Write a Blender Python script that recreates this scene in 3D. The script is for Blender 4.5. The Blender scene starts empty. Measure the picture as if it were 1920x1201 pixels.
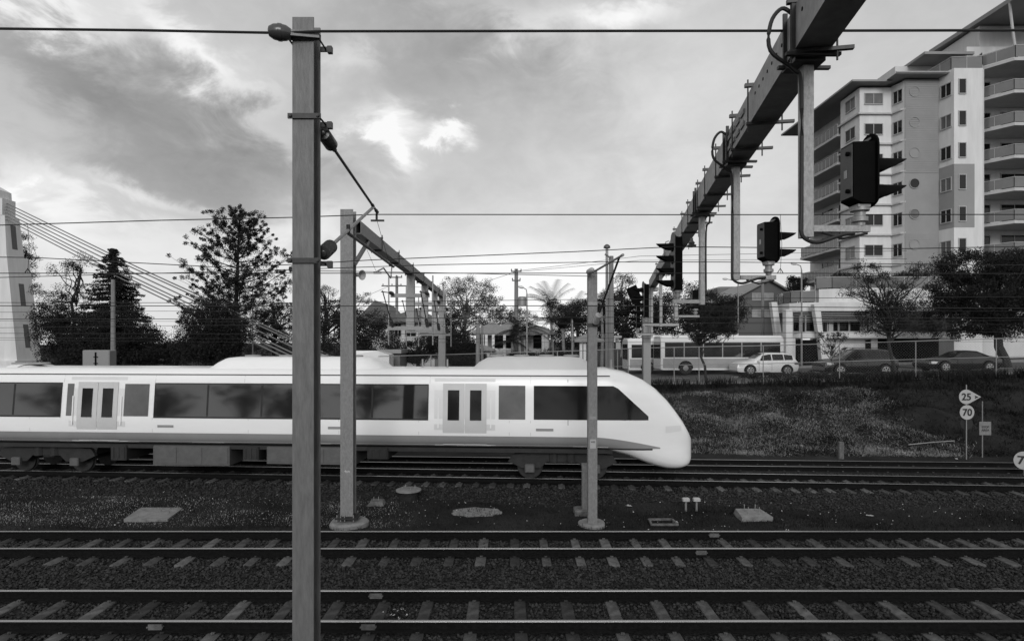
import bpy, math, random
import numpy as np
from math import sin, cos, pi, radians, atan2, sqrt
from mathutils import Vector, Matrix
random.seed(7); RNG = np.random.default_rng(11)
S = bpy.context.scene
COL = S.collection
# ------------------------------------------------------------ camera
F = 1087.0; CAMZ = 4.5
cd = bpy.data.cameras.new("camera"); cam = bpy.data.objects.new("camera", cd); COL.objects.link(cam)
cam.location = (0, 0, CAMZ); cam.rotation_euler = (radians(90), 0, 0)
cd.sensor_width = 36; cd.lens = 36 * F / 1920; cd.shift_y = 39.5 / 1920
cd.clip_start = 0.1; cd.clip_end = 5000
S.camera = cam
S.render.resolution_x = 1024; S.render.resolution_y = 640
# ------------------------------------------------------------ light
SUN_EL, SUN_AZ = 22.0, 181.0          # soft overcast key, from behind the viewer
S.view_settings.view_transform = 'Standard'; S.view_settings.look = 'None'
S.view_settings.exposure = 0.0; S.view_settings.gamma = 1.0
sl = bpy.data.lights.new("sun", 'SUN'); sl.energy = 1.5; sl.angle = radians(22); sl.color = (1, 1, 1)
so = bpy.data.objects.new("sun", sl); COL.objects.link(so); so.location = (0, 0, 60)
az = radians(SUN_AZ); el = radians(SUN_EL)
sd = Vector((sin(az) * cos(el), cos(az) * cos(el), sin(el)))
so.rotation_euler = sd.to_track_quat('Z', 'Y').to_euler()

W = bpy.data.worlds.new("World"); S.world = W; W.use_nodes = True
nt = W.node_tree; nt.nodes.clear(); N = nt.nodes; L = nt.links
def nd(t, **k):
    n = N.new(t)
    for a, b in k.items(): setattr(n, a, b)
    return n
def mth(op, a, b=None, c=None, clamp=False):
    n = N.new('ShaderNodeMath'); n.operation = op; n.use_clamp = clamp
    for i, v in enumerate((a, b, c)):
        if v is None: continue
        if isinstance(v, (int, float)): n.inputs[i].default_value = v
        else: L.new(v, n.inputs[i])
    return n.outputs[0]
sky = nd('ShaderNodeTexSky', sky_type='NISHITA', sun_disc=False)
sky.sun_elevation = radians(SUN_EL); sky.sun_rotation = az; sky.air_density = 1.0; sky.dust_density = 2.0
bw = nd('ShaderNodeRGBToBW'); L.new(sky.outputs[0], bw.inputs[0])
tc = nd('ShaderNodeTexCoord'); nrm = nd('ShaderNodeVectorMath', operation='NORMALIZE'); L.new(tc.outputs['Generated'], nrm.inputs[0])
sp = nd('ShaderNodeSeparateXYZ'); L.new(nrm.outputs[0], sp.inputs[0])
AZ = mth('ARCTAN2', sp.outputs[0], sp.outputs[1]); EL = mth('ARCSINE', sp.outputs[2])
# cloud texture on the sky dome, stretched sideways and thinner towards the horizon
cmb = nd('ShaderNodeCombineXYZ'); L.new(mth('MULTIPLY', AZ, 1.0), cmb.inputs[0])
L.new(mth('MULTIPLY', EL, 1.7), cmb.inputs[1]); cmb.inputs[2].default_value = 0.37
def noise(scale, det, rough, dist=0.0, off=0.0):
    n = nd('ShaderNodeTexNoise'); n.inputs['Scale'].default_value = scale; n.inputs['Detail'].default_value = det
    n.inputs['Roughness'].default_value = rough; n.inputs['Distortion'].default_value = dist
    a = nd('ShaderNodeVectorMath', operation='ADD'); L.new(cmb.outputs[0], a.inputs[0]); a.inputs[1].default_value = (off, off * 1.7, off * .3)
    L.new(a.outputs[0], n.inputs['Vector']); return n.outputs[0]
n1 = noise(2.6, 7, .55, .4); n2 = noise(9.0, 8, .6, .5, 3.1); n3 = noise(2.2, 5, .5, .2, 9.7)
n4 = noise(2.6, 7, .55, .4, 5.3)
wa = mth('ADD', AZ, mth('ADD', mth('MULTIPLY', mth('SUBTRACT', n1, .5), .34), mth('MULTIPLY', mth('SUBTRACT', n2, .5), .22)))
we = mth('ADD', EL, mth('ADD', mth('MULTIPLY', mth('SUBTRACT', n4, .5), .26), mth('MULTIPLY', mth('SUBTRACT', n2, .5), .12)))
def blob(px, py, rx, ry, rot, soft=1.0, warp=True):
    a0 = math.atan((px - 960) / F); d = sqrt(F * F + (px - 960) ** 2); e0 = math.atan((640 - py) / d)
    ra, re = rx / F * cos(a0) ** 1.5, ry / F * cos(a0)
    A = wa if warp else AZ; E = we if warp else EL
    da = mth('SUBTRACT', A, a0); de = mth('SUBTRACT', E, e0); c, s = cos(radians(rot)), sin(radians(rot))
    u = mth('DIVIDE', mth('ADD', mth('MULTIPLY', da, c), mth('MULTIPLY', de, s)), ra)
    v = mth('DIVIDE', mth('SUBTRACT', mth('MULTIPLY', de, c), mth('MULTIPLY', da, s)), re)
    r2 = mth('ADD', mth('MULTIPLY', u, u), mth('MULTIPLY', v, v))
    return mth('EXPONENT', mth('MULTIPLY', mth('POWER', r2, soft), -1.0))
def cloudsum(items, start):
    t = start
    for amp, *b in items: t = mth('ADD', t, mth('MULTIPLY', blob(*b), amp))
    return t
base = mth('ADD', mth('MULTIPLY', mth('SUBTRACT', n1, .5), .20), .575)
base = mth('ADD', base, mth('MULTIPLY', mth('SUBTRACT', n2, .5), .20))
n5 = noise(24.0, 8, .62, .6, 1.7)
base = mth('ADD', base, mth('MULTIPLY', mth('SUBTRACT', n5, .5), .10))
base = cloudsum([(-.27, 350, 225, 300, 120, -22, 1.2), (-.10, 470, 330, 200, 90, 0, 1.2), (-.15, 60, 120, 160, 50, -10, 1.3), (-.13, 800, 70, 240, 90, -10, 1.3), (-.09, 940, 180, 260, 90, -15, 1.2), (.30, 790, 225, 40, 30, 20, 1.1), (.22, 1010, 60, 90, 30, 0, 1.1),
                 (.28, 410, 120, 200, 34, -32, 1.0), (.30, 250, 40, 240, 45, -5, 1.0), (.40, 95, 35, 100, 25, 0, 1.2), (.30, 300, 325, 100, 22, -10, 1.0),
                 (.28, 120, 330, 120, 34, -25, 1.0), (.60, 745, 265, 38, 50, 30, 1.2), (.62, 872, 228, 34, 30, 20, 1.2), (.25, 690, 95, 60, 35, 0, 1.2),
                 (.45, 1170, 12, 110, 28, 0, 1.2), (.12, 1330, 200, 260, 170, 0, 1.2), (.12, 200, 430, 320, 70, 0, 1.3), (.45, 20, 350, 40, 35, 0, 1.3),
                 (.25, 560, 420, 90, 40, 0, 1.2)], base)
base = mth('ADD', base, mth('MULTIPLY', mth('EXPONENT', mth('MULTIPLY', mth('ABSOLUTE', EL), -5.0)), .20))
base = mth('ADD', base, mth('MULTIPLY', blob(960, 560, 560, 120, 0, .8, False), .28))     # glow of the hidden low sun
base = mth('ADD', base, mth('MULTIPLY', blob(960, 570, 150, 75, 0, .9, False), .6))
# towards and behind the viewer the overcast is thinner and brighter
back = mth('MULTIPLY', mth('SUBTRACT', mth('MULTIPLY', sp.outputs[1], -1.0), -.15, clamp=True), 1.0)
base = mth('ADD', base, mth('MULTIPLY', back, .35))
base = mth('MAXIMUM', base, .12)
base = mth('MINIMUM', base, 1.05)
nis = mth('MULTIPLY', mth('MINIMUM', bw.outputs[0], 12.0), .12)
tot = mth('ADD', mth('MULTIPLY', base, 8.8), nis)
low = mth('MULTIPLY_ADD', mth('LESS_THAN', sp.outputs[2], -0.02), -0.8, 1.0)
tot = mth('MULTIPLY', tot, low)
cmc = nd('ShaderNodeCombineColor')
for i in range(3): L.new(tot, cmc.inputs[i])
bg = nd('ShaderNodeBackground'); bg.inputs[1].default_value = 0.1; L.new(cmc.outputs[0], bg.inputs[0])
wo = nd('ShaderNodeOutputWorld'); L.new(bg.outputs[0], wo.inputs[0])
# ------------------------------------------------------------ helpers
def K(px, Y): return (px - 960) * Y / F
def Z(py, Y): return CAMZ - (py - 640) * Y / F
def P(px, py, Y): return Vector((K(px, Y), Y, Z(py, Y)))
MATS = {}
def mat(name, c, rough=.8, metal=0.0, var=.25, scale=3.0, bump=0.0, stretch=(1, 1, 1), kind='noise', c2=None, spec=.5, detail=6, bscale=None, trans=0.0, orand=0.0):
    m = bpy.data.materials.new(name); m.use_nodes = True; t = m.node_tree; b = t.nodes['Principled BSDF']; l = t.links
    b.inputs['Roughness'].default_value = rough; b.inputs['Metallic'].default_value = metal
    b.inputs['Specular IOR Level'].default_value = spec
    co = t.nodes.new('ShaderNodeTexCoord'); mp = t.nodes.new('ShaderNodeMapping'); l.new(co.outputs['Object'], mp.inputs[0])
    mp.inputs['Scale'].default_value = stretch
    if kind == 'voronoi':
        n = t.nodes.new('ShaderNodeTexVoronoi'); n.inputs['Scale'].default_value = scale; out = n.outputs['Color']
    elif kind == 'wavez':
        n = t.nodes.new('ShaderNodeTexWave'); n.bands_direction = 'Z'; n.inputs['Scale'].default_value = scale; n.inputs['Distortion'].default_value = .2; out = n.outputs['Fac']
    elif kind == 'brick':
        n = t.nodes.new('ShaderNodeTexBrick'); n.inputs['Scale'].default_value = scale; n.inputs['Color1'].default_value = (.6, .6, .6, 1); n.inputs['Color2'].default_value = (.3, .3, .3, 1); n.inputs['Mortar'].default_value = (1, 1, 1, 1); out = n.outputs['Color']
    else:
        n = t.nodes.new('ShaderNodeTexNoise'); n.inputs['Scale'].default_value = scale; n.inputs['Detail'].default_value = detail; n.inputs['Roughness'].default_value = .62; out = n.outputs[0]
    l.new(mp.outputs[0], n.inputs['Vector'])
    g = t.nodes.new('ShaderNodeRGBToBW'); l.new(out, g.inputs[0])
    r = t.nodes.new('ShaderNodeMapRange'); l.new(g.outputs[0], r.inputs[0])
    r.inputs[1].default_value = .25 if kind in ('noise',) else 0; r.inputs[2].default_value = .75 if kind in ('noise',) else 1
    lo, hi = (c * (1 - var), c * (1 + var)) if c2 is None else (c, c2)
    r.inputs[3].default_value = lo; r.inputs[4].default_value = hi
    cc = t.nodes.new('ShaderNodeCombineColor'); val = r.outputs[0]
    if orand:
        oi = t.nodes.new('ShaderNodeObjectInfo'); q1 = t.nodes.new('ShaderNodeMapRange'); l.new(oi.outputs['Random'], q1.inputs[0]); q1.inputs[3].default_value = 1-orand; q1.inputs[4].default_value = 1+orand
        q2 = t.nodes.new('ShaderNodeMath'); q2.operation = 'MULTIPLY'; l.new(val, q2.inputs[0]); l.new(q1.outputs[0], q2.inputs[1]); val = q2.outputs[0]
    for i in range(3): l.new(val, cc.inputs[i])
    l.new(cc.outputs[0], b.inputs['Base Color'])
    if bump:
        n2 = t.nodes.new('ShaderNodeTexNoise'); n2.inputs['Scale'].default_value = bscale or scale * 2; n2.inputs['Detail'].default_value = 5; l.new(mp.outputs[0], n2.inputs['Vector'])
        bp = t.nodes.new('ShaderNodeBump'); bp.inputs['Strength'].default_value = bump; bp.inputs['Distance'].default_value = .05
        l.new(n2.outputs[0] if kind not in ('wavez', 'brick') else g.outputs[0], bp.inputs['Height']); l.new(bp.outputs[0], b.inputs['Normal'])
    if trans:
        tr = t.nodes.new('ShaderNodeBsdfTranslucent'); l.new(cc.outputs[0], tr.inputs[0]); mx = t.nodes.new('ShaderNodeMixShader'); mx.inputs[0].default_value = trans
        l.new(b.outputs[0], mx.inputs[1]); l.new(tr.outputs[0], mx.inputs[2]); l.new(mx.outputs[0], t.nodes['Material Output'].inputs[0])
    MATS[name] = m; return m
M = MATS
mat('galv', .125, .6, .25, .30, 16, .12, (1, 1, .22), 'noise', detail=12)
mat('galv_fine', .24, .5, .4, .2, 25)
mat('galv_post', .18, .6, .25, .26, 24, .2, (1, 1, .5), detail=10)
mat('gantry_steel', .27, .6, .3, .3, 5, .1)
mat('hanger', .28, .5, .4, .35, 40, .05, (1, 1, .5))
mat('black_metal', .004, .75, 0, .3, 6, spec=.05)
mat('black_rubber', .012, .6, 0, .3, 6)
mat('dark_steel', .035, .5, .5, .3, 8)
mat('grey_box', .07, .5, .2, .2, 6)
mat('train_glass', .012, .06, 0, .3, .5, spec=1.0); MATS['train_glass'].node_tree.nodes['Principled BSDF'].inputs['IOR'].default_value = 1.52
mat('white_enamel', .45, .4, 0, .1, 5)
mat('porcelain', .05, .25, 0, .2, 4)
mat('wire', .02, .6, .4, .2, 4)
mat('rail_side', .008, .9, 0, .5, 20, .2, spec=.06)
mat('rail_top', .42, .34, 1.0, .1, 3, 0, (.2, 8, 1))
mat('sleeper', .066, .9, 0, .55, 7, .3, spec=.15, orand=.55)
mat('stone', .036, .85, 0, .0, 3)
mat('concrete', .17, .9, 0, .35, 5, .4)
mat('concrete_old', .10, .9, 0, .6, 7, .5)
mat('leaf', .019, .8, 0, .5, 1.2, trans=.15, spec=.15)
mat('leaf_haze_pale', .085, .7, 0, .4, 1.2, trans=.55, spec=.2)  # lightened leaf tone: haze and glare over far trees put into the colour
mat('bark', .018, .9, 0, .4, 5, .5)
mat('bark_pale', .16, .9, 0, .4, 5, .5)
mat('pole_wood', .17, .9, 0, .35, 8, .4, (1, 1, .1))
mat('render_white', .57, .85, 0, .13, 1.6, .05, (1, 1, .16), detail=9)
mat('render_light', .50, .85, 0, .13, 1.6, .05, (1, 1, .16), detail=9)
mat('render_grey', .24, .85, 0, .08, .8)
mat('cladding', .33, .7, 0, .22, 2.6, .5, (1, 1, 1), 'wavez')
mat('slab_white', .42, .8, 0, .12, 1.5)
mat('soffit', .20, .8, 0, .08, 1)
mat('roof_metal', .22, .6, .2, .1, 1)
mat('glass_dark', .010, .08, 0, .3, .6, spec=.32)
mat('glass_pale', .11, .15, 0, .5, .5, spec=.4)
mat('glass_curtain', .30, .3, 0, .5, .9, spec=.4)
mat('window_frame', .35, .5, 0, .1, 3)
mat('brick', .09, .9, 0, .3, 3.0, .3, (1, 1, 1), 'brick')
mat('roof_tile', .10, .8, 0, .4, 4, .4, (1, 1, 3))
mat('roof_pale', .20, .8, 0, .3, 4, .4)
mat('train_white', .78, .25, 0, .05, 1.3, 0, (.25, 1, 1.5), spec=.6, detail=8)
mat('train_panel', .66, .35, 0, .04, 1)
mat('train_door', .52, .4, 0, .06, 1)
mat('train_grey', .24, .4, 0, .1, 1)
mat('train_under', .018, .8, 0, .4, 5)
mat('train_box', .085, .6, .1, .25, 4)
mat('car_white', .62, .25, .1, .03, 1)
mat('car_black', .008, .2, .1, .1, 1, spec=.7)
mat('tyre', .012, .8, 0, .2, 8)
mat('alloy', .5, .35, .7, .1, 3)
mat('bus_white', .62, .4, 0, .06, .8)
mat('bus_grey', .26, .4, 0, .3, .8)
mat('asphalt', .05, .9, 0, .2, 3, .2)
mat('paint', .55, .7, 0, .25, 4)
mat('sign_white', .34, .5, 0, .06, 5)
mat('sign_black', .008, .6, 0, .1, 5)
mat('lamp_glass', .5, .3, 0, .1, 3)
mat('timber', .12, .9, 0, .4, 6, .4, (1, 1, .2))

def finish(o, angle=35):
    m = o.data
    try:
        m.shade_smooth(); m.set_sharp_from_angle(angle=radians(angle))
    except Exception: pass
class MB:
    def __init__(s): s.v = []; s.f = []; s.n = 0
    def add(s, verts, faces):
        s.v += [tuple(map(float, q)) for q in verts]; s.f += [tuple(i + s.n for i in f) for f in faces]; s.n += len(verts); return s
    def box(s, x0, x1, y0, y1, z0, z1):
        return s.add([(x0,y0,z0),(x1,y0,z0),(x1,y1,z0),(x0,y1,z0),(x0,y0,z1),(x1,y0,z1),(x1,y1,z1),(x0,y1,z1)],
                     [(3,2,1,0),(4,5,6,7),(0,1,5,4),(1,2,6,5),(2,3,7,6),(3,0,4,7)])
    def bbox(s, x0, x1, y0, y1, z0, z1, b=.02):   # box with chamfered vertical and top edges
        pts = [(x0+b,y0),(x1-b,y0),(x1,y0+b),(x1,y1-b),(x1-b,y1),(x0+b,y1),(x0,y1-b),(x0,y0+b)]
        ins = [(max(min(x,x1-b),x0+b), max(min(y,y1-b),y0+b)) for x,y in pts]
        V = [(x,y,z0) for x,y in pts]+[(x,y,z1-b) for x,y in pts]+[(x*.999+(x0+x1)*.0005, y, z1) if 0 else (ix,iy,z1) for ix,iy in [((x-(x0+x1)/2)*(1-2*b/(x1-x0))+(x0+x1)/2,(y-(y0+y1)/2)*(1-2*b/(y1-y0))+(y0+y1)/2) for x,y in pts]]
        Fc = [tuple(range(7,-1,-1)), tuple(range(16,24))]
        for k in range(2):
            for i in range(8): j=(i+1)%8; Fc.append((k*8+i,k*8+j,k*8+8+j,k*8+8+i))
        return s.add(V, Fc)
    def prism(s, pts, z0, z1):
        n = len(pts); a = sum(pts[i][0]*pts[(i+1)%n][1]-pts[(i+1)%n][0]*pts[i][1] for i in range(n))
        if a < 0: pts = pts[::-1]
        return s.add([(x,y,z0) for x,y in pts]+[(x,y,z1) for x,y in pts], [tuple(range(n-1,-1,-1)), tuple(range(n,2*n))]+[(i,(i+1)%n,n+(i+1)%n,n+i) for i in range(n)])
    def extr(s, prof, o, u, v, w, t):              # profile (a,b) on axes u,v at o, extruded along w by t
        o, u, v, w = map(Vector, (o, u, v, w)); n = len(prof)
        V = [o + u*a + v*b for a, b in prof]; V += [q + w*t for q in V]
        return s.add(V, [tuple(range(n-1,-1,-1)), tuple(range(n,2*n))]+[(i,(i+1)%n,n+(i+1)%n,n+i) for i in range(n)])
    def bar(s, a, b, w, h, up=(0,0,1)):
        a, b = Vector(a), Vector(b); d = (b-a).normalized(); up = Vector(up)
        if abs(d.dot(up)) > .98: up = Vector((0,1,0))
        r = d.cross(up).normalized(); u = r.cross(d)
        V = [p + r*i*w/2 + u*j*h/2 for p in (a,b) for i,j in ((-1,-1),(1,-1),(1,1),(-1,1))]
        return s.add(V, [(0,1,2,3),(7,6,5,4),(0,4,5,1),(1,5,6,2),(2,6,7,3),(3,7,4,0)])
    def tube(s, pts, r, n=8, caps=True):
        pts = [Vector(p) for p in pts]; m = len(pts); rr = r if isinstance(r, (list, tuple)) else [r]*m
        t0 = (pts[1]-pts[0]).normalized(); up = Vector((0,0,1)) if abs(t0.z) < .9 else Vector((0,1,0))
        V = []; 
        for i, p in enumerate(pts):
            t = (pts[min(i+1,m-1)]-pts[max(i-1,0)]).normalized(); a = t.cross(up)
            if a.length < 1e-4: a = t.cross(Vector((1,0,0)))
            a.normalize(); b = a.cross(t)
            V += [p + (a*cos(2*pi*k/n)+b*sin(2*pi*k/n))*rr[i] for k in range(n)]
        Fc = [(i*n+k, i*n+(k+1)%n, (i+1)*n+(k+1)%n, (i+1)*n+k) for i in range(m-1) for k in range(n)]
        if caps: Fc += [tuple(range(n-1,-1,-1)), tuple(range((m-1)*n, m*n))]
        return s.add(V, Fc)
    def lathe(s, prof, o=(0,0,0), axis=(0,0,1), n=20, caps=True):   # prof: (radius, distance along axis)
        o, ax = Vector(o), Vector(axis).normalized(); a = ax.orthogonal().normalized(); b = ax.cross(a)
        V = [o + ax*h + (a*cos(2*pi*k/n)+b*sin(2*pi*k/n))*max(r,1e-4) for r,h in prof for k in range(n)]; m = len(prof)
        return s.add(V, [(i*n+k, i*n+(k+1)%n, (i+1)*n+(k+1)%n, (i+1)*n+k) for i in range(m-1) for k in range(n)]+([tuple(range(n-1,-1,-1)), tuple(range((m-1)*n,m*n))] if caps else []))
    def build(s, name, m, parent=None, world=False, smooth=True, angle=35):
        me = bpy.data.meshes.new(name); V = s.v
        if world and parent is not None:
            q = parent; ox = Vector((0,0,0))
            while q is not None: ox += q.location; q = q.parent
            V = [(x-ox.x, y-ox.y, z-ox.z) for x,y,z in V]
        me.from_pydata(V, [], s.f); me.materials.append(M[m] if isinstance(m, str) else m); me.update()
        o = bpy.data.objects.new(name, me); COL.objects.link(o)
        if parent is not None: o.parent = parent
        if smooth: finish(o, angle)
        return o
def curve(pts, k=5):
    P_ = [Vector(p) for p in pts]; P_ = [P_[0]]+P_+[P_[-1]]; out = []
    for i in range(1, len(P_)-2):
        a, b, c, d = P_[i-1:i+3]
        for j in range(k):
            t = j/k; out.append(.5*((2*b)+(c-a)*t+(2*a-5*b+4*c-d)*t*t+(3*b-a-3*c+d)*t**3))
    return out+[P_[-2]]
def tag(o, label=None, cat=None, group=None, kind=None):
    if label: o['label'] = label
    if cat: o['category'] = cat
    if group: o['group'] = group
    if kind: o['kind'] = kind
    return o
def T(name, label, cat, loc=(0,0,0), rz=0, group=None):
    o = bpy.data.objects.new(name, None); COL.objects.link(o); o.location = loc; o.rotation_euler = (0,0,rz)
    o.empty_display_size = .3
    return tag(o, label, cat, group)
def dup(o, parent=None):
    kids = list(o.children); c = o.copy(); COL.objects.link(c)
    if parent is not None: c.parent = parent
    for k in kids: dup(k, c)
    return c
def npmesh(name, V, Fi, m, parent=None, nv=4, smooth=False):
    me = bpy.data.meshes.new(name); V = np.asarray(V, np.float32); Fi = np.asarray(Fi, np.int32)
    me.vertices.add(len(V)); me.vertices.foreach_set('co', V.ravel())
    me.loops.add(Fi.size); me.loops.foreach_set('vertex_index', Fi.ravel())
    me.polygons.add(len(Fi)); me.polygons.foreach_set('loop_start', np.arange(0, Fi.size, nv, dtype=np.int32))
    me.update(calc_edges=True); me.materials.append(M[m] if isinstance(m, str) else m)
    o = bpy.data.objects.new(name, me); COL.objects.link(o)
    if parent is not None: o.parent = parent
    if smooth: me.shade_smooth()
    return o
def text(name, s, size, m, parent, loc, rot=(radians(90),0,0), depth=.004, off=.008, sx=1.0):
    c = bpy.data.curves.new(name, 'FONT'); c.body = s; c.size = size; c.align_x = 'CENTER'; c.align_y = 'CENTER'; c.extrude = depth; c.offset = off
    t = bpy.data.objects.new('tmp', c); COL.objects.link(t); bpy.context.view_layer.update()
    me = bpy.data.meshes.new_from_object(t.evaluated_get(bpy.context.evaluated_depsgraph_get())); bpy.data.objects.remove(t)
    me.materials.clear(); me.materials.append(M[m]); o = bpy.data.objects.new(name, me); COL.objects.link(o)
    o.parent = parent; o.location = loc; o.rotation_euler = rot; o.scale = (sx, 1, 1); return o
def interp(x, xs, ys): return float(np.interp(x, xs, ys))
GX = [-90, -40, -8, 4.5, 15, 19, 30, 60, 120]; GZ = [.4, .8, 1.2, 1.6, 1.9, 2.0, 2.5, 3.2, 4.0]
def G(x): return interp(x, GX, GZ)
FX = [-40, -9, 7.9, 15.7, 28.4, 60]; FY = [42, 39, 35.8, 34.8, 34, 33]; 
def fenceY(x): return interp(x, FX, FY)
# ------------------------------------------------------------ ground
def t3y(x): return 19.71 - .0639 * x
def t4y(x): return 22.95 - .05 * x
def hgt(x, y):
    """terrain height away from ballast"""
    base = -.36
    fy = fenceY(x); top = G(x)
    toe = interp(x, [-40, -10, 4, 12, 40], [36, 33.5, 29, 24.6, 24.2])
    if y <= toe: 
        z = base + .05 * sin(x * .9 + y * 1.3) * (1 if y > 15 and y < 18 else 0)
        if y < 7.2: z = base
        return z
    if y < fy - .8:
        t = (y - toe) / (fy - .8 - toe); t2 = t * t * (3 - 2 * t) * .5 + t * .5
        return base + (top - base) * t2 + .30 * sin(x * 1.7 + y) * t * (1 - t) * 2 + .28 * sin(x * .61 + 2 * y) * t * (1 - t) * 2 + .12 * sin(x * 3.9 - 1.7 * y) * t * (1 - t) * 2
    return top
xs = np.unique(np.concatenate([np.linspace(-600, -60, 14), np.linspace(-60, 60, 181), np.linspace(60, 600, 14)]))
ys = np.unique(np.concatenate([np.linspace(-60, 6, 8), np.linspace(6, 40, 103), np.linspace(40, 60, 11), np.linspace(60, 1500, 18)]))
V = [(x, y, hgt(x, y)) for y in ys for x in xs]; nx = len(xs)
Fi = [(j*nx+i, j*nx+i+1, (j+1)*nx+i+1, (j+1)*nx+i) for j in range(len(ys)-1) for i in range(nx-1)]
mat('soil', .020, .95, 0, .75, .5, .9, spec=.1, detail=9, bscale=14)
g = npmesh('ground', V, Fi, 'soil', smooth=True); tag(g, kind='structure')
# ballast beds
mat('ballast', .006, .9, 0, 0, 26, .9, kind='voronoi', c2=.035, bscale=30, spec=.1)
def bed(name, cy, slope, half, zt, x0, x1, sh=.55):
    V = []; prof = [(-half-sh-.1, -.42), (-half, zt), (half, zt), (half+sh+.1, -.42)]
    X = np.linspace(x0, x1, 60)
    for x in X: V += [(x, cy + slope*x + a, b) for a, b in prof]
    Fi = [(i*4+k, i*4+k+4, i*4+k+5, i*4+k+1) for i in range(59) for k in range(3)]
    Fi = [f[::-1] for f in Fi]
    o = npmesh(name, V, Fi, 'ballast'); tag(o, kind='structure')
bed('ballast_bed', 10.9, 0, 3.3, -.215, -45, 45, .35)
bed('ballast_bed', 19.71, -.0639, 1.75, -.215, -45, 45)
bed('ballast_bed', 22.95, -.05, 1.6, -.42 + .0, -45, 45) if 0 else None
def stones(n, xr, yf, zf, r0, r1, name, keep=None):
    x = RNG.uniform(xr[0], xr[1], n); t = RNG.uniform(0, 1, n); a, b = yf
    y = np.array([a(q) for q in x]) * (1-t) + np.array([b(q) for q in x]) * t
    if keep is not None: k = keep(x, y); x, y = x[k], y[k]; n = len(x)
    z = np.array([zf(p, q) for p, q in zip(x, y)]) + RNG.uniform(-.012, .02, n)
    o8 = np.array([(1,0,0),(-1,0,0),(0,1,0),(0,-1,0),(0,0,1),(0,0,-1)], float)
    r = RNG.uniform(r0, r1, n)[:, None, None]
    v = o8[None] * r * RNG.uniform(.55, 1.25, (n, 6, 3)); v += RNG.uniform(-.35, .35, (n, 6, 3)) * r
    a = RNG.uniform(0, 2*pi, n); c, s = np.cos(a), np.sin(a); R = np.zeros((n,3,3)); R[:,0,0]=c; R[:,0,1]=-s; R[:,1,0]=s; R[:,1,1]=c; R[:,2,2]=1
    b2 = RNG.uniform(-.9, .9, n); c, s = np.cos(b2), np.sin(b2); Q = np.zeros((n,3,3)); Q[:,0,0]=1; Q[:,1,1]=c; Q[:,1,2]=-s; Q[:,2,1]=s; Q[:,2,2]=c
    v = np.einsum('nij,nkj->nki', R @ Q, v); v[:, :, 2] *= .75
    v += np.stack([x, y, z], 1)[:, None]
    f = np.array([(0,2,4),(2,1,4),(1,3,4),(3,0,4),(2,0,5),(1,2,5),(3,1,5),(0,3,5)])
    Fi = (f[None] + (np.arange(n) * 6)[:, None, None]).reshape(-1, 3)
    me = npmesh(name, v.reshape(-1, 3), Fi, 'stone_rock', nv=3); tag(me, kind='stuff'); return me
# each stone its own tone: voronoi cells wider than a stone
mat('stone_rock', .008, .9, 0, 0, 11, 0, kind='voronoi', c2=.055, spec=.12)
SL1 = .82; SL2 = .70
def keep12(x, y):
    k = np.ones(len(x), bool)
    # leave the sleeper tops mostly clear
    for cy, pitch, ph in ((9.92, SL1, 0.15), (13.2, SL2, .05)):
        dx = np.abs((x - ph + pitch/2) % pitch - pitch/2); on = (dx < .125) & (np.abs(y - cy) < 1.08)
        k &= ~(on & (RNG.uniform(0, 1, len(x)) < .86 - .14*np.sin(x*2.3+y)))
        for g_ in (-.57, .57): k &= ~(np.abs(y - cy - g_) < .10)
    return k
a = stones(92000, (-15, 15), (lambda q: 7.0, lambda q: 14.75), lambda x, y: -.205 if 7.5 < y < 14.25 else -.205 - .3 * max(7.5 - y, y - 14.25), .022, .05, 'ballast_stones', keep12)
tag(a, 'dark crushed stone ballast packed round the two nearest tracks', 'ballast', kind='stuff')
a = stones(42000, (-21, 20), (lambda q: t3y(q)-2.5, lambda q: t3y(q)+1.7), lambda x, y: -.2 if y > t3y(x)-1.7 else -.2 - .3*(t3y(x)-1.7-y), .025, .055, 'ballast_stones', 
       lambda x, y: ~((np.abs(np.abs(y - (19.71-.0639*x)) - .57) < .1) | ((np.abs((x + .28) % .56 - .28) < .12) & (np.abs(y - (19.71-.0639*x)) < 1.08) & (RNG.uniform(0,1,len(x)) < .9))))
tag(a, 'dark stone ballast under the track the train runs on', 'ballast', kind='stuff')
a = stones(26000, (-20, 26), (lambda q: t4y(q)-1.7, lambda q: t4y(q)+1.6), lambda x, y: -.4, .025, .055, 'ballast_stones',
       lambda x, y: ~((np.abs(np.abs(y - (22.95-.05*x)) - .57) < .1) | ((np.abs((x + .27) % .54 - .27) < .12) & (np.abs(y - (22.95-.05*x)) < 1.08) & (RNG.uniform(0,1,len(x)) < .9))))
tag(a, 'dark stone ballast of the farthest track at the foot of the bank', 'ballast', kind='stuff')
mat('pebble', .5, .7, 0, .3, 5)
a = stones(520, (-19, 20), (lambda q: 14.4, lambda q: t3y(q)-1.2), lambda x, y: hgt(x, y)+.03 if y < t3y(x)-2.2 else -.26, .008, .022, 'pale_pebbles')
a.data.materials.clear(); a.data.materials.append(MATS['pebble']); tag(a, 'sparse pale pebbles scattered over the strip between the tracks', 'pebbles', kind='stuff')
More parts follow.
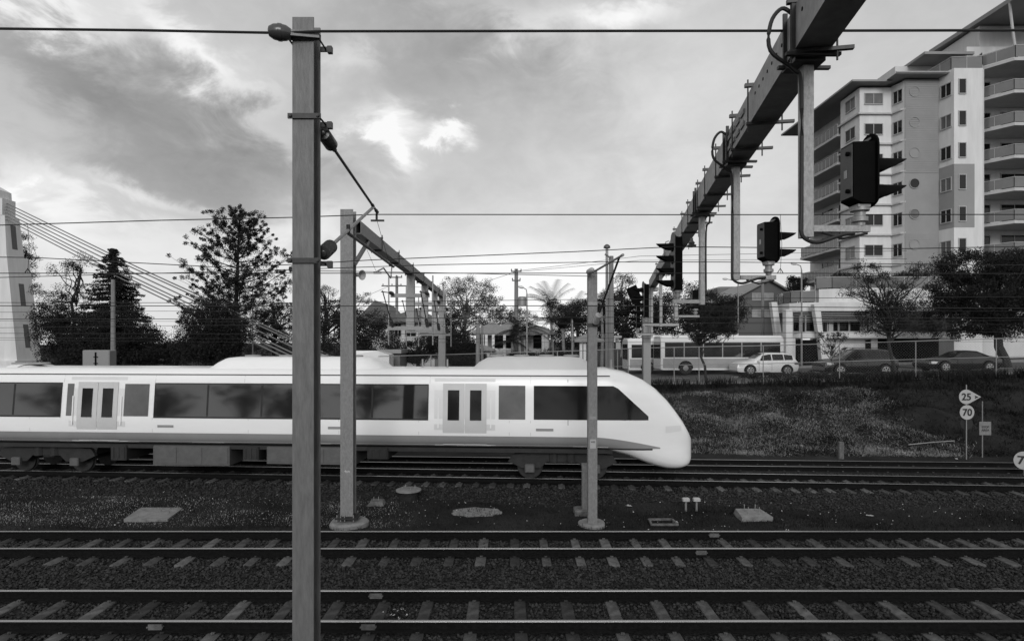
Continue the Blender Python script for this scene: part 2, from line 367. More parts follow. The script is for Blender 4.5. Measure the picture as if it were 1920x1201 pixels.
# ------------------------------------------------------------ tracks
RP = [(-.07,-.16),(.07,-.16),(.07,-.145),(.012,-.128),(.012,-.045),(.035,-.032),(.035,-.001),(-.035,-.001),(-.035,-.032),(-.012,-.045),(-.012,-.128),(-.07,-.145)]
def track(label, cy, slope, dz, pitch, phase, x0, x1, joints=(), slen=2.15, sw=.21):
    rz = math.atan(slope)
    t = T('railway_track', label, 'railway track', (0, cy, dz), rz)
    for s in (-1, 1):
        y = s * .5685
        r = MB().extr(RP, (x0, y, 0), (0,1,0), (0,0,1), (1,0,0), x1-x0).build('rail', 'rail_side', t, smooth=False)
        MB().add([(x0,y-.031,.0015),(x1,y-.031,.0015),(x1,y+.031,.0015),(x0,y+.031,.0015),(x0,y-.035,-.006),(x1,y-.035,-.006),(x1,y+.035,-.006),(x0,y+.035,-.006)],
                 [(0,1,2,3),(4,5,1,0),(6,7,3,2)]).build('running_surface', 'rail_top', r, smooth=False)
    def sl(var):
        m = MB(); j = [random.uniform(-.012,.012) for _ in range(4)]
        m.bbox(-sw/2+j[0], sw/2+j[1], -slen/2+j[2], slen/2+j[3], -.34, -.165-.004*var, .015)
        for s in (-1, 1):
            for q in (-1, 1): m.box(-.03, .03, s*.5685+q*.072-.02, s*.5685+q*.072+.02, -.163, -.142); m.tube([(0, s*.5685+q*.1, -.165), (0, s*.5685+q*.1, -.14)], .012, 6)
        return m.build('sleeper', 'sleeper', t)
    base = [sl(v) for v in range(4)]
    n0 = int(math.ceil((x0 - phase) / pitch)); n1 = int(math.floor((x1 - phase) / pitch)); k = 0
    for i in range(n0, n1 + 1):
        o = base[k] if k < 4 else base[random.randrange(4)].copy()
        if k >= 4: COL.objects.link(o)
        o.location = (phase + i*pitch + random.uniform(-.02,.02), random.uniform(-.03,.03), random.uniform(-.004,.004)); o.rotation_euler = (0,0,random.uniform(-.012,.012)); k += 1
    for (jx, s) in joints:
        MB().box(jx-.11, jx+.11, s*.5685-.05, s*.5685-.013, -.125, -.035).tube([(jx-.12, s*.5685-.06, -.08),(jx-.12, s*.5685-.0, -.08)], .014, 6).tube([(jx+.12, s*.5685-.06, -.08),(jx+.12, s*.5685-.0, -.08)], .014, 6).build('joint_plate', 'sleeper', t)
    return t
track('nearest railway track, rusty rails with bright worn tops on concrete sleepers', 9.92, 0, 0, SL1, .15, -17, 17, [(K(705,10.46),1),(K(690,9.3),-1),(K(290,9.3),-1)])
track('second railway track from the viewer, between the first track and the grass strip', 13.2, 0, 0, SL2, .05, -21, 21, [(K(1340,13.7),1),(K(1315,12.6),-1)])
track('third railway track, the one the white train is standing on', 19.71, -.0639, 0, .56, 0, -27, 27)
track('farthest railway track, behind the train at the foot of the grass bank', 22.95, -.05, -.2, .54, 0, -26, 27)
# ------------------------------------------------------------ grass and weeds
def blades(n, xy, zf, h0, h1, w, m, name, label, cat, lean=.6, curve=True):
    x, y = xy(n); n = len(x); z = np.array([zf(a, b) for a, b in zip(x, y)])
    h = RNG.uniform(h0, h1, n) * RNG.uniform(.4, 1, n); a = RNG.uniform(0, 2*pi, n); ln = RNG.uniform(.1, lean, n) * h
    d = np.stack([np.cos(a), np.sin(a), 0*a], 1); s = np.stack([-np.sin(a), np.cos(a), 0*a], 1) * (w * RNG.uniform(.6, 1.4, n))[:, None]
    p = np.stack([x, y, z - .02], 1); up = np.array([0, 0, 1.0])
    mid = p + d * (ln * .35)[:, None] + up * (h * .6)[:, None]; tip = p + d * ln[:, None] + up * (h * np.maximum(.3, 1 - .25 * (ln/h)))[:, None]
    V = np.stack([p - s, p + s, mid + s * .7, mid - s * .7, tip + s*.1, tip - s*.1], 1).reshape(-1, 3)
    b = (np.arange(n) * 6)[:, None]; Fi = np.concatenate([b + np.array([0,1,2,3]), b + np.array([3,2,4,5])])
    o = npmesh(name, V, Fi, m); return tag(o, label, cat, kind='stuff')
mat('grass_dark', .022, .9, 0, .7, 1.2, trans=.15, spec=.05)
mat('grass_dry', .30, .9, 0, .6, .9, trans=.2, spec=.05)
def clumpy(n, x0, x1, ya, yb, k, sig):
    cx = RNG.uniform(x0, x1, k); ct = RNG.uniform(0, 1, k); i = RNG.integers(0, k, n)
    x = cx[i] + RNG.normal(0, sig, n); A = np.array([ya(q) for q in x]); B = np.array([yb(q) for q in x])
    y = A + (B - A) * ct[i] + RNG.normal(0, sig*.6, n); ok = (y > A) & (y < B); return x[ok], y[ok]
blades(60000, lambda n: clumpy(n, -19, 20, lambda q: 14.7, lambda q: t3y(q)-2.3, 900, .45), hgt, .04, .16, .006, 'grass_dark', 'grass', 'short dark grass on the strip between the tracks', 'grass')
blades(22000, lambda n: clumpy(n, -19, -3, lambda q: 15.2, lambda q: t3y(q)-2.3, 110, .45), hgt, .03, .08, .007, 'grass_dry', 'grass', 'dry pale grass on the left of the strip between tracks', 'grass')
blades(52000, lambda n: clumpy(n, 4, 38, lambda q: interp(q, [4,12,40],[26,24.5,24.2]), lambda q: fenceY(q)-.5, 420, .55), hgt, .1, .38, .014, 'grass_dark', 'weeds', 'dark tangled weeds covering the railway bank', 'weeds', 2.2)
blades(46000, lambda n: clumpy(n, 4, 19, lambda q: interp(q, [4,12,40],[26,24.5,24.2]), lambda q: fenceY(q)-2.0, 170, .6), hgt, .08, .26, .010, 'grass_dry', 'weeds', 'dry pale grass matted over the bank right of the train', 'weeds', 4.0)
blades(7500, lambda n: clumpy(n, 5, 38, lambda q: fenceY(q)-1.3, lambda q: fenceY(q)+.6, 150, .4), hgt, .3, .9, .02, 'grass_dark', 'weeds', 'tall dark weeds growing along the foot of the fence', 'weeds', .8)
# ------------------------------------------------------------ road
def strip(name, ya, yb, dz, m, x0=-90, x1=120, n=80, kind='structure'):
    X = np.linspace(x0, x1, n); V = []
    for x in X: V += [(x, ya(x), G(x)+dz), (x, yb(x), G(x)+dz)]
    Fi = [(2*i, 2*i+2, 2*i+3, 2*i+1) for i in range(n-1)]
    o = npmesh(name, V, Fi, m); return tag(o, kind=kind)
strip('road', lambda x: fenceY(x)+1.6, lambda x: fenceY(x)+14.5, .004, 'asphalt')
def kerb(y0, w):
    X = np.linspace(-90, 120, 80); V = []
    for x in X:
        f = fenceY(x)
        V += [(x, f+y0, G(x)), (x, f+y0, G(x)+.13), (x, f+y0+w, G(x)+.13), (x, f+y0+w, G(x))]
    Fi = [(4*i+k, 4*i+4+k, 4*i+5+k, 4*i+1+k) for i in range(79) for k in range(3)]
    tag(npmesh('pavement', V, [f[::-1] for f in Fi], 'concrete'), kind='structure')
kerb(1.1, .5); kerb(14.5, 3.0)
strip('road_marking', lambda x: fenceY(x)+1.9, lambda x: fenceY(x)+2.05, .008, 'paint')
for i in range(12): strip('road_marking', lambda x: fenceY(x)+7.2, lambda x: fenceY(x)+7.33, .008, 'paint', -20+6*i, -17+6*i, 3)
# ------------------------------------------------------------ train
TX, TYc = 5.85, 19.71 - .0639*5.85
train = T('passenger_train', 'white electric passenger train with black window band on the third track', 'train', (TX, TYc, 0), math.atan(-.0639))
def lx(px): k = (px-960)/F; X = 18.34*k/(1+.0639*k); return (X - TX)/cos(math.atan(.0639))
ST = [(-34,1.365,1.08,3.62),(-3.4,1.365,1.08,3.62),(-2.7,1.36,1.02,3.61),(-2.1,1.34,.86,3.50),(-1.6,1.30,.66,3.28),(-1.2,1.24,.52,3.00),(-.85,1.15,.44,2.66),(-.55,1.04,.42,2.28),(-.3,.90,.44,1.92),(-.12,.74,.5,1.62),(0,.5,.62,1.40),(.04,.2,.8,1.2)]
def sec(x):
    X = [s[0] for s in ST]; return [interp(x, X, [s[k] for s in ST]) for k in (1,2,3)]
def lean(z): return 1 - .10*max(0, z-1.95)/1.6      # sides lean inwards above the waist
def sidey(x, z, off=0.0):
    w, zb, zt = sec(x); n = 7.0; t = (z-(zb+zt)/2)/((zt-zb)/2); t = max(-1, min(1, t)); return -(w*lean(z)*(1-abs(t)**n)**(1/n) + off)
NA = 56
def ring(x, sc=1.0):
    w, zb, zt = sec(x); out = []; n = 7.0
    for k in range(NA):
        a = 2*pi*k/NA; c, s = cos(a), sin(a); q = (abs(c)**n+abs(s)**n)**(-1/n)
        zz = (zb+zt)/2 + (zt-zb)/2*q*s; out.append((x, w*q*c*lean(zz), zz))
    return out
X = [-27,-20,-12,-6,-3.4]+list(np.linspace(-3.2,-.1,26))+[-.05,0,.03,.04]
m = MB(); V = []; 
for x in X: V += ring(x)
m.add(V, [(i*NA+k,(i+1)*NA+k,(i+1)*NA+(k+1)%NA,i*NA+(k+1)%NA) for i in range(len(X)-1) for k in range(NA)]+[tuple(range(NA)), tuple(range(len(X)*NA-1,(len(X)-1)*NA-1,-1))])
body = m.build('body', 'train_white', train, angle=50)
def panel(name, pts_fn, x0, x1, m_, off=.012, nx=None, parent=None, side=-1, nz=5):
    """skin panel following the body side; pts_fn(x)->(zlo,zhi)"""
    nx = nx or max(2, int((x1-x0)/.25)+2); V = []
    for x in np.linspace(x0, x1, nx):
        lo, hi = pts_fn(x)
        for z in np.linspace(lo, hi, nz):
            y = sidey(x, z, off); V.append((x, y if side < 0 else -y, z))
    Fi = [(i*nz+k,(i+1)*nz+k,(i+1)*nz+k+1,i*nz+k+1) for i in range(nx-1) for k in range(nz-1)]
    if side > 0: Fi = [f[::-1] for f in Fi]
    return MB().add(V, Fi).build(name, m_, parent or body, angle=50)
WLO, WHI = 2.04, 3.10
for sd_ in (-1, 1):
    panel('stripe', lambda x: (1.14, 1.50 if x < lx(1120) else 1.50-.32*((x-lx(1120))/(lx(1245)-lx(1120)))**1.5), -26.9, lx(1245), 'train_grey', .006, side=sd_)
    panel('gutter', lambda x: (3.395, 3.425), -26.9, lx(1150), 'train_under', .008, side=sd_, nz=2)
    panel('sill', lambda x: (1.10, 1.15), -26.9, lx(1230), 'train_under', .01, side=sd_, nz=2)
    for a, b in ((-60, 118), (292, 808)):
        w = panel('window_band', lambda x: (WLO, WHI), lx(a), lx(b), 'train_glass', .010, side=sd_, parent=train)
        L_ = lx(b)-lx(a); n = max(1, round(L_/1.75))
        for k in range(n+1):
            xx = lx(a) + L_*k/n; panel('window_divider', lambda x: (WLO+.02, WHI-.02), max(lx(a), xx-.03), min(lx(b), xx+.03), 'train_under', .016, 2, w, sd_, 2)
        panel('window_edge', lambda x: (WHI, WHI+.035), lx(a), lx(b), 'train_under', .014, parent=w, side=sd_, nz=2)
        panel('window_edge', lambda x: (WLO-.05, WLO), lx(a), lx(b), 'train_under', .014, parent=w, side=sd_, nz=2)
    # doorways with two leaves each
    for c in (186, 876):
        xc = lx(c)
        panel('door_surround', lambda x: (1.18, 3.33), xc-.98, xc+.98, 'train_panel', .008, side=sd_, parent=body)
        for s in (-1, 1):
            x0, x1 = (xc-.70, xc-.012) if s < 0 else (xc+.012, xc+.70)
            d = panel('door', lambda x: (1.2, 3.16), x0, x1, 'train_door', .022, side=sd_, parent=train)
            panel('door_window', lambda x: (2.0, 2.95), x0+.16, x1-.16, 'glass_dark', .03, side=sd_, parent=d)
        for s in (-1, 1): panel('grab_rail', lambda x: (1.75, 2.7), xc+s*.84-.02, xc+s*.84+.02, 'train_white', .05, 2, body, sd_, 2)
    # small side windows by each doorway
    for a, b in ((236, 282), (940, 990), (128, 140)):
        panel('side_window', lambda x: (WLO, WHI), lx(a), lx(b), 'glass_pale', .014, side=sd_, parent=train)
    # cab side window, raked at the front
    xa, xb, xc = lx(1006), lx(1160), lx(1222)
    panel('cab_window', lambda x: (WLO, WHI if x < xb else WHI - (x-xb)/(xc-xb)*(WHI-WLO-.12)), xa, xc, 'glass_dark', .012, 24, side=sd_, parent=train)
    for px in (300, 1010, 620): panel('number_plate', lambda x: (1.68, 1.76), lx(px), lx(px)+.55, 'train_grey', .012, side=sd_, parent=body, nz=2)
    panel('headlight_cover', lambda x: (1.62+.1*(x+1.0), 1.84+.02*(x+1.0)), -.95, -.42, 'train_panel', .01, 6, train, sd_, 3)
    panel('cab_door_seam', lambda x: (1.2, 3.3), -4.02, -4.0, 'train_grey', .006, 2, body, sd_, 4); panel('cab_door_seam', lambda x: (1.2, 3.3), -3.32, -3.30, 'train_grey', .006, 2, body, sd_, 4)
    for px in (110, 200, 360, 560, 860, 1080): panel('step_strip', lambda x: (1.155, 1.185), lx(px), lx(px)+1.1, 'train_white', .016, side=sd_, parent=body, nz=2)
for px in (60, 290, 470, 640, 790, 960, 1000): panel('panel_seam', lambda x: (1.52, 2.0), lx(px)-.008, lx(px)+.008, 'train_door', .004, 2, body, -1, 2)
for px in (-30, 120, 292, 460, 640, 810, 1000): panel('panel_seam', lambda x: (3.15, 3.38), lx(px)-.008, lx(px)+.008, 'train_door', .004, 2, body, -1, 2)
# windscreen: upper front between the side windows
m = MB(); V = []; nx_, ny_ = 14, 9
for i in range(nx_):
    x = -1.15 + i*(1.15-.27)/(nx_-1)
    for j in range(ny_):
        w, zb, zt = sec(x); y = (-1+2*j/(ny_-1))*w*.72; q = (1-abs(y/w)**7)**(1/7)
        V.append((x+.015, y, (zb+zt)/2+(zt-zb)/2*q+.015))
m.add(V, [(i*ny_+j,(i+1)*ny_+j,(i+1)*ny_+j+1,i*ny_+j+1) for i in range(nx_-1) for j in range(ny_-1)]).build('windscreen', 'glass_dark', train)
for s in (-1, 1): MB().lathe([(.02,0),(.10,.0),(.10,.05),(.06,.08)], (-.12, s*.52, 1.3), (1,.0,.15), 14).build('headlight', 'lamp_glass', train)
MB().tube([(-.6,0,.62),(.0,0,.62)], .07, 10).bbox(-.1,.055,-.13,.13,.5,.76,.03).build('coupler', 'train_under', train)
# roof equipment
def pod(xa, xb, z1, w, lab=None, m_='train_white'):
    b = .55; pr = []
    for x, h in ((xa, .02), (xa+b*.5, .62), (xa+b, .93), (xa+b*1.6, 1), (xb-b*1.6, 1), (xb-b, .93), (xb-b*.5,.62), (xb,.02)):
        z = 3.52 + (z1-3.52)*h; row = []
        for t in np.linspace(-1, 1, 11): row.append((x, t*w, 3.5 + (z-3.5)*(1-abs(t)**5)))
        pr.append(row)
    V = [p for r in pr for p in r]; m = MB().add(V, [(i*11+j,(i+1)*11+j,(i+1)*11+j+1,i*11+j+1) for i in range(7) for j in range(10)])
    o = m.build('roof_unit', m_, train, angle=60)
    for k in range(4):
        x = xa + (xb-xa)*(k+1)/5; MB().lathe([(.02,0),(.26,0),(.26,.05),(.2,.06)], (x, 0, z1-.005), (0,0,1), 16).build('fan_grille', 'train_grey', o)
    return o
pod(lx(372), lx(715), 3.98, .95); pod(lx(880), lx(1130), 4.0, .95, m_='train_door'); pod(lx(-40), lx(30), 3.7, .9)
for px in (780, 830, 1160): MB().lathe([(.1,3.55),(.1,3.6),(.03,3.63),(.03,3.9)], (lx(px),0,0),(0,0,1),10).build('antenna', 'train_grey', train)
# bogies
def bogie(xc):
    b = MB()
    for s in (-1, 1):
        pr = [(-1.75,.62),(-1.3,.42),(-.7,.42),(-.5,.62),(.5,.62),(.7,.42),(1.3,.42),(1.75,.62),(1.6,.85),(.6,.95),(-.6,.95),(-1.6,.85)]
        b.extr(pr, (xc, s*.86-.06, 0), (1,0,0), (0,0,1), (0,1,0), .12)
        for k in (-.28, .28): b.lathe([(.12,.6),(.16,.62),(.16,.98),(.12,1.0)], (xc+k, s*.86, 0), (0,0,1), 10)
    b.box(xc-.2, xc+.2, -.85, .85, .55, .9)
    o = b.build('bogie', 'train_under', train)
    for k in (-1.05, 1.05):
        w = MB().tube([(xc+k,-.65,.42),(xc+k,.65,.42)], .07, 10)
        for s in (-1, 1): w.lathe([(.1,0),(.43,0),(.43,.03),(.40,.04),(.40,.11),(.1,.12)], (xc+k, s*.52, .42), (0,s,0), 24)
        w.build('wheelset', 'dark_steel', o)
    for k in (-1, 1):
        MB().bbox(xc+k*1.05-.16, xc+k*1.05+.16, -1.02, -.9, .3, .56, .03).build('axle_box', 'train_box', o)
bogie(lx(70)); bogie(lx(1060))
for a, b, z0, mt in ((285, 430, .42, 'train_box'), (500, 668, .5, 'train_box'), (690, 730, .7, 'train_under'), (455, 485, .6,'train_under'), (205, 235, .55,'train_under')):
    bx_ = MB().bbox(lx(a), lx(b), -1.22, 1.22, z0, 1.06, .03).build('underfloor_box', mt, train)
    d = MB()
    for k in range(3):
        w_ = (lx(b)-lx(a))/3; d.bbox(lx(a)+k*w_+.05, lx(a)+(k+1)*w_-.05, -1.24, -1.22, z0+.06, 1.0, .008)
    d.build('hatch', mt, bx_)
MB().box(-26.5, -2.6, -1.15, 1.15, .95, 1.075).build('chassis', 'train_under', train)
# ------------------------------------------------------------ masts, portal, signal gantry
def hcol(m, x0, x1, y0, y1, z0, z1, tf=.018, tw=.02):
    m.box(x0, x1, y0, y0+tf, z0, z1); m.box(x0, x1, y1-tf, y1, z0, z1); xm=(x0+x1)/2; m.box(xm-tw/2, xm+tw/2, y0+tf, y1-tf, z0, z1)
def footing(parent, x, y, z, r, world=True):
    m = MB(); n = 22; ph = random.random()*6
    prof = [(r*.98, z-.35),(r, z+.05),(r*.9, z+.10)]
    V = [(x+rr*(1+.05*sin(3*a+ph)+.03*sin(7*a))*cos(a), y+rr*(1+.05*sin(3*a+ph))*sin(a), zz) for rr, zz in prof for a in [2*pi*k/n for k in range(n)]]
    m.add(V, [(i*n+k, i*n+(k+1)%n, (i+1)*n+(k+1)%n, (i+1)*n+k) for i in range(2) for k in range(n)]+[tuple(range(2*n,3*n))])
    return m.build('footing', 'concrete', parent, world=True)
def insul(m, a, b, r=.085, n=9):
    a, b = Vector(a), Vector(b); L_ = (b-a).length; pr = [(.03,0),(.045,.01)]
    for k in range(n):
        h = L_*(.08+.84*k/n); s = L_*.84/n; pr += [(r*.45,h),(r,h+s*.35),(r,h+s*.5),(r*.45,h+s*.85)]
    pr += [(.045,L_*.96),(.03,L_)]; m.lathe(pr, a, (b-a), 18); return m
# --- near mast
MX0, MX1, MY0, MY1 = K(548,6.8), K(588,6.8), 6.8, 7.05
mast = T('catenary_mast', 'tall galvanised steel column standing nearest the viewer, left of centre', 'mast', ((MX0+MX1)/2, 6.92, -.4))
m = MB(); hcol(m, MX0, MX1, MY0, MY1, -.4, Z(32, 6.8)); m.build('column', 'galv', mast, world=True, smooth=False)
def clamp(parent, z, px0=538, px1=600, ydiag=True):
    m = MB(); x0, x1 = K(px0, 6.76), K(px1, 6.76)
    m.box(x0, x1, 6.775, 6.797, z-.03, z+.03)
    m.box(x0, x1, 7.053, 7.075, z-.03, z+.03)
    for x in (x0+.035, x1-.03):
        m.tube([(x, 6.75, z),(x, 7.10, z)], .011, 8); m.lathe([(.02,0),(.022,.006),(.022,.02),(.012,.024)], (x, 6.755, z), (0,1,0), 6)
    m.box(x1-.004, x1+.05, 7.03, 7.09, z-.05, z+.03)
    return m.build('clamp', 'dark_steel', parent, world=True)
for py in (217, 488): clamp(mast, Z(py, 6.78))
clamp(mast, Z(70, 6.78), 532, 600)
# feeder insulator bracket at top
zt = Z(62, 6.75)
m = MB(); m.bar((K(600,6.78), 6.76, Z(66,6.76)), (K(530,6.78), 6.70, zt-.01), .02, .07); m.build('bracket_arm', 'galv_post', mast, world=True)
m = MB().lathe([(.03,-.13),(.055,-.12),(.085,-.07),(.095,0),(.085,.07),(.055,.12),(.03,.13)], (K(525,6.72), 6.72, zt-.01), (1,.25,0), 22); m.lathe([(.098,-.02),(.098,.02)], (K(525,6.72),6.72,zt-.01),(1,.25,0),22)
m.build('feeder_insulator', 'porcelain', mast, world=True)
# cantilever reaching over the nearest track
XC = -2.33
m = MB(); A = Vector((XC, 7.10, Z(246,7.1))); B = Vector((XC, 9.98, 6.74)); d = (B-A).normalized()
cant = T('cantilever_bracket', 'tubular cantilever arms on the near column holding the wires over the nearest track', 'bracket', (XC, 7.1, 6.4))
insul(m, A, A+d*.42, .085, 11).build('insulator', 'porcelain', cant, world=True)
m = MB().tube([A+d*.40, B+d*.05], .020, 10); m.lathe([(.03,0),(.032,.12)], A+d*.40, d, 10); m.lathe([(.028,0),(.03,.05)], B-d*.32, d, 10); m.lathe([(.03,-.05),(.03,.05)], B, d, 10); m.build('top_tube', 'dark_steel', cant, world=True)
A2 = Vector((XC, 7.12, Z(476,7.12))); B2 = B - d*.22; d2 = (B2-A2).normalized()
m = MB(); insul(m, A2, A2+d2*.40, .09, 9).build('insulator', 'porcelain', cant, world=True)
MB().tube([A2+d2*.38, B2], .025, 10).lathe([(.035,0),(.035,.08)], A2+d2*.38, d2, 10).build('bracket_tube', 'galv_fine', cant, world=True)
Rg0 = Vector((XC, 8.25, 6.04)); Rg1 = Vector((XC, 11.4, 5.97))
MB().tube([Rg0+Vector((0,0,.12)), Rg0, Rg0+(Rg1-Rg0)*.06], .028, 10).tube([Rg0, Rg1], .024, 10).lathe([(.03,-.08),(.03,.05)], Rg1-Vector((0,.25,0)), (0,1,0), 8).build('registration_tube', 'dark_steel', cant, world=True)
c1 = P(706, 510, 10.0); q = Vector((XC, 11.25, 5.95))
MB().tube([q, q+Vector((-.02,-.02,-.22))], .012, 6).tube([q+Vector((-.02,-.02,-.22)), q+Vector((-.03,-.6,-.10)), c1+Vector((0,.1,.03)), c1], .014, 8).box(c1.x-.05,c1.x+.08,c1.y-.015,c1.y+.015,c1.z-.03,c1.z).build('steady_arm', 'galv_fine', cant, world=True)
hk = B+Vector((0,.0,-.04)); MB().tube([hk, hk+Vector((0,0,-.11))], .02, 8).bar(hk+Vector((-.10,0,-.12)), hk+Vector((.13,0,-.12)), .03,.03).build('wire_clamp', 'dark_steel', cant, world=True)
MB().tube([hk+Vector((0,0,-.1)), (XC, 10.95, 6.02)], .004, 5).tube([(XC,9.3,5.98),(c1.x,10.0,c1.z)], .003, 5).build('stay_wire', 'wire', cant, world=True)
# --- portal
PXl = K(650, 15.35); PY0, PY1 = 15.2, 15.51; px0, px1 = K(638,15.2), K(662,15.2)
portal = T('catenary_portal', 'galvanised portal frame with sloping looking crossbeam spanning the tracks on the left', 'portal frame', (PXl, 15.35, -.35))
m = MB(); hcol(m, px0, px1, PY0, PY1, -.12, Z(392,15.2)); col_ = m.build('column', 'galv_post', portal, world=True, smooth=False)
MB().box(px0-.12, px1+.12, PY0-.1, PY1+.1, -.14, -.10).box(px0-.06,px1+.06,PY0-.05,PY1+.05,-.10,-.08).build('base_plate', 'dark_steel', col_, world=True)
m = MB()
for a in (-.10, .10, .33, -.0):
    for b in (-.06, .37): m.tube([(px0+a+.03, PY0+b, -.2),(px0+a+.03, PY0+b, -.03)], .014, 6)
m.build('anchor_bolts', 'galv_fine', col_, world=True)
footing(portal, (px0+px1)/2, 15.4, -.33, .5)
text('chalk_mark', '4cm', .09, 'paint', col_, Vector((K(651,15.19)-portal.location.x, PY0-.003-portal.location.y, Z(883,15.2)-portal.location.z)), depth=.0008, off=.0)
YE = 38.0; zb0, zb1 = 7.38, 7.72; xe = K(829, YE)
def pbx(y): return px1-.02 + (xe-px1)*(y-15.2)/(YE-15.2)
m = MB(); w = .30
for (a, b, c, d_) in ((-w/2, w/2, zb1-.02, zb1), (-w/2, w/2, zb0, zb0+.02), (-.012, .012, zb0+.02, zb1-.02), (-w/2, -w/2+.012, zb0+.02, zb1-.02), (w/2-.012, w/2, zb0+.02, zb1-.02)):
    y0, y1 = 15.52, YE+.3
    V = [(pbx(y)+e, y, z) for y in (y0, y1) for e, z in ((a,c),(b,c),(b,d_),(a,d_))]
    m.add(V, [(0,1,2,3),(7,6,5,4),(0,4,5,1),(1,5,6,2),(2,6,7,3),(3,7,4,0)])
beam = m.build('crossbeam', 'galv_post', portal, world=True, smooth=False)
for y in (18.2, 21.2, 24.6, 28, 31.5, 35):
    MB().box(pbx(y)-.19, pbx(y)+.19, y-.03, y+.03, zb1, zb1+.05).tube([(pbx(y)-.17,y,zb0-.1),(pbx(y)-.17,y,zb1+.12)], .014, 6).tube([(pbx(y)+.17,y,zb0-.1),(pbx(y)+.17,y,zb1+.12)], .014, 6).box(pbx(y)-.19, pbx(y)+.19, y-.03, y+.03, zb0-.06, zb0).build('beam_clamp', 'dark_steel', beam, world=True)
MB().bar((px1+.0, 15.35, 6.55), (px1+.05, 16.6, 7.36), .08, .1).build('knee_brace', 'galv_post', portal, world=True)
m = MB(); hcol(m, xe-.22, xe+.22, YE-.2, YE+.2, -.36, zb1+.1); m.build('column', 'galv_fine', portal, world=True, smooth=False)
# hangers below the beam with short crossarms and cantilevers
for (y, dz, arm) in ((25.0, 4.95, 1), (29.6, 4.9, 1), (34, 4.8, 1)):
    x = pbx(y); h = MB(); hcol(h, x-.16, x+.16, y-.14, y+.14, dz, zb0, .015, .015); ho = h.build('drop_post', 'galv_fine', portal, world=True, smooth=False)
    for zz, l_ in ((dz+.15, 1.5), (dz+1.55, 1.35)):
        MB().box(x-l_*.62, x+l_*.62, y-.20, y-.145, zz-.11, zz+.05).build('crossarm', 'galv_fine', ho, world=True)
    for s in (-1, 1):
        q0 = Vector((x+s*.75, y-.2, dz+.2)); q1 = q0+Vector((0, s*.0-1.9, 1.35))
        mm = MB(); insul(mm, q0, q0+(q1-q0)*.22, .08, 6); mm.tube([q0+(q1-q0)*.2, q1], .022, 8)
        q2 = Vector((x+s*.75, y-.2, dz+1.6)); insul(mm, q2, q2+Vector((0,-.4,0)), .08, 6); mm.tube([q2+Vector((0,-.4,0)), q1+Vector((0,-.2,-.05))], .02, 8); mm.tube([q0+Vector((0,-.6,.3)), q0+Vector((0,-2.6,.35))], .018, 8)
        mm.build('cantilever', 'dark_steel', ho, world=True)
        MB().tube([(x+s*.95, y, dz-.6),(x+s*.95, y, dz+2.4)], .03, 6).build('drop_tube', 'galv_fine', ho, world=True)
spk = T('loudspeaker', 'white round horn loudspeaker on the side of the portal column', 'loudspeaker', (px1+.03, 15.4, Z(515,15.4)))
MB().lathe([(.03,.02),(.05,.05),(.06,.14),(.13,.20),(.135,.215),(.11,.20),(.02,.12)], (0,0,0), (1,-.55,-.1), 18).build('horn', 'sign_white', spk); MB().box(-.03,.06,-.02,.02,-.05,.03).build('bracket','dark_steel',spk)
# --- third mast
a0, a1 = K(1103,15.2), K(1120,15.2); zt3 = Z(506,15.2)
m3 = T('catenary_mast', 'slimmer steel column in the grass right of centre, in front of the train nose', 'mast', ((a0+a1)/2, 15.3, -.35))
m = MB(); hcol(m, a0, a1, 15.2, 15.44, -.36, zt3, .014, .014); m.build('column', 'galv_post', m3, world=True, smooth=False)
footing(m3, (a0+a1)/2, 15.35, -.36, .36)
MB().box(a0+.045, a0+.20, 15.19, 15.197, Z(840,15.2), Z(823,15.2)).build('sticker', 'sign_white', m3, world=True, smooth=False)
text('sticker_print', 'W22', .055, 'sign_black', m3, Vector((a0+.122-m3.location.x, 15.188-m3.location.y, Z(828,15.2)-m3.location.z)), depth=.0008, off=.002)
MB().box(a0+.03, a0+.21, 15.19, 15.197, Z(786,15.2), Z(780,15.2)).box(a0-.003, a1+.003, 15.192, 15.198, Z(572,15.2), Z(566,15.2)).build('band', 'galv_fine', m3, world=True, smooth=False)
c3 = T('cantilever_bracket', 'tubular cantilever arm with white insulator on the slim column right of centre', 'bracket', (a1, 15.4, 5.5))
X3 = a1-.02
B3 = Vector((K(1166,13.4), 13.3, Z(478,13.3))); A3 = Vector((X3-.12, 15.15, Z(511,15.15))); A4 = Vector((X3-.05, 15.12, Z(605,15.1)))
MB().lathe([(.02,0),(.05,.02),(.075,.08),(.075,.3),(.05,.36),(.02,.38)], A3-Vector((.12,0,.0)), (B3-A3), 14).build('insulator', 'sign_white', c3, world=True)
MB().tube([A3+(B3-A3)*.1, B3], .028, 8).lathe([(.035,-.06),(.035,.02)], B3, (B3-A3), 8).build('top_tube', 'galv_fine', c3, world=True)
d4 = (B3-A4); MB().lathe([(.02,0),(.06,.02),(.085,.05),(.085,.34),(.05,.38),(.03,.42)], A4+Vector((0,0,-.02)), d4, 14).build('insulator', 'sign_white', c3, world=True)
MB().tube([A4+d4.normalized()*.38, B3-(B3-A3).normalized()*.18], .026, 8).build('bracket_tube', 'dark_steel', c3, world=True)
MB().box(a0-.04, a1+.04, 15.17, 15.2, Z(612,15.2), Z(606,15.2)).build('clamp', 'dark_steel', m3, world=True)
sb = T('steel_stub_post', 'short cut off steel post on a concrete block behind the slim column', 'post', (K(1097,16.5), 16.5, -.36))
m = MB(); hcol(m, K(1092,16.4), K(1106,16.4), 16.4, 16.6, -.3, Z(870,16.4), .014,.014); m.build('post', 'galv_post', sb, world=True, smooth=False)
MB().bbox(K(1077,16.4), K(1110,16.4), 16.25, 16.75, -.5, -.24, .03).build('footing', 'concrete_old', sb, world=True)
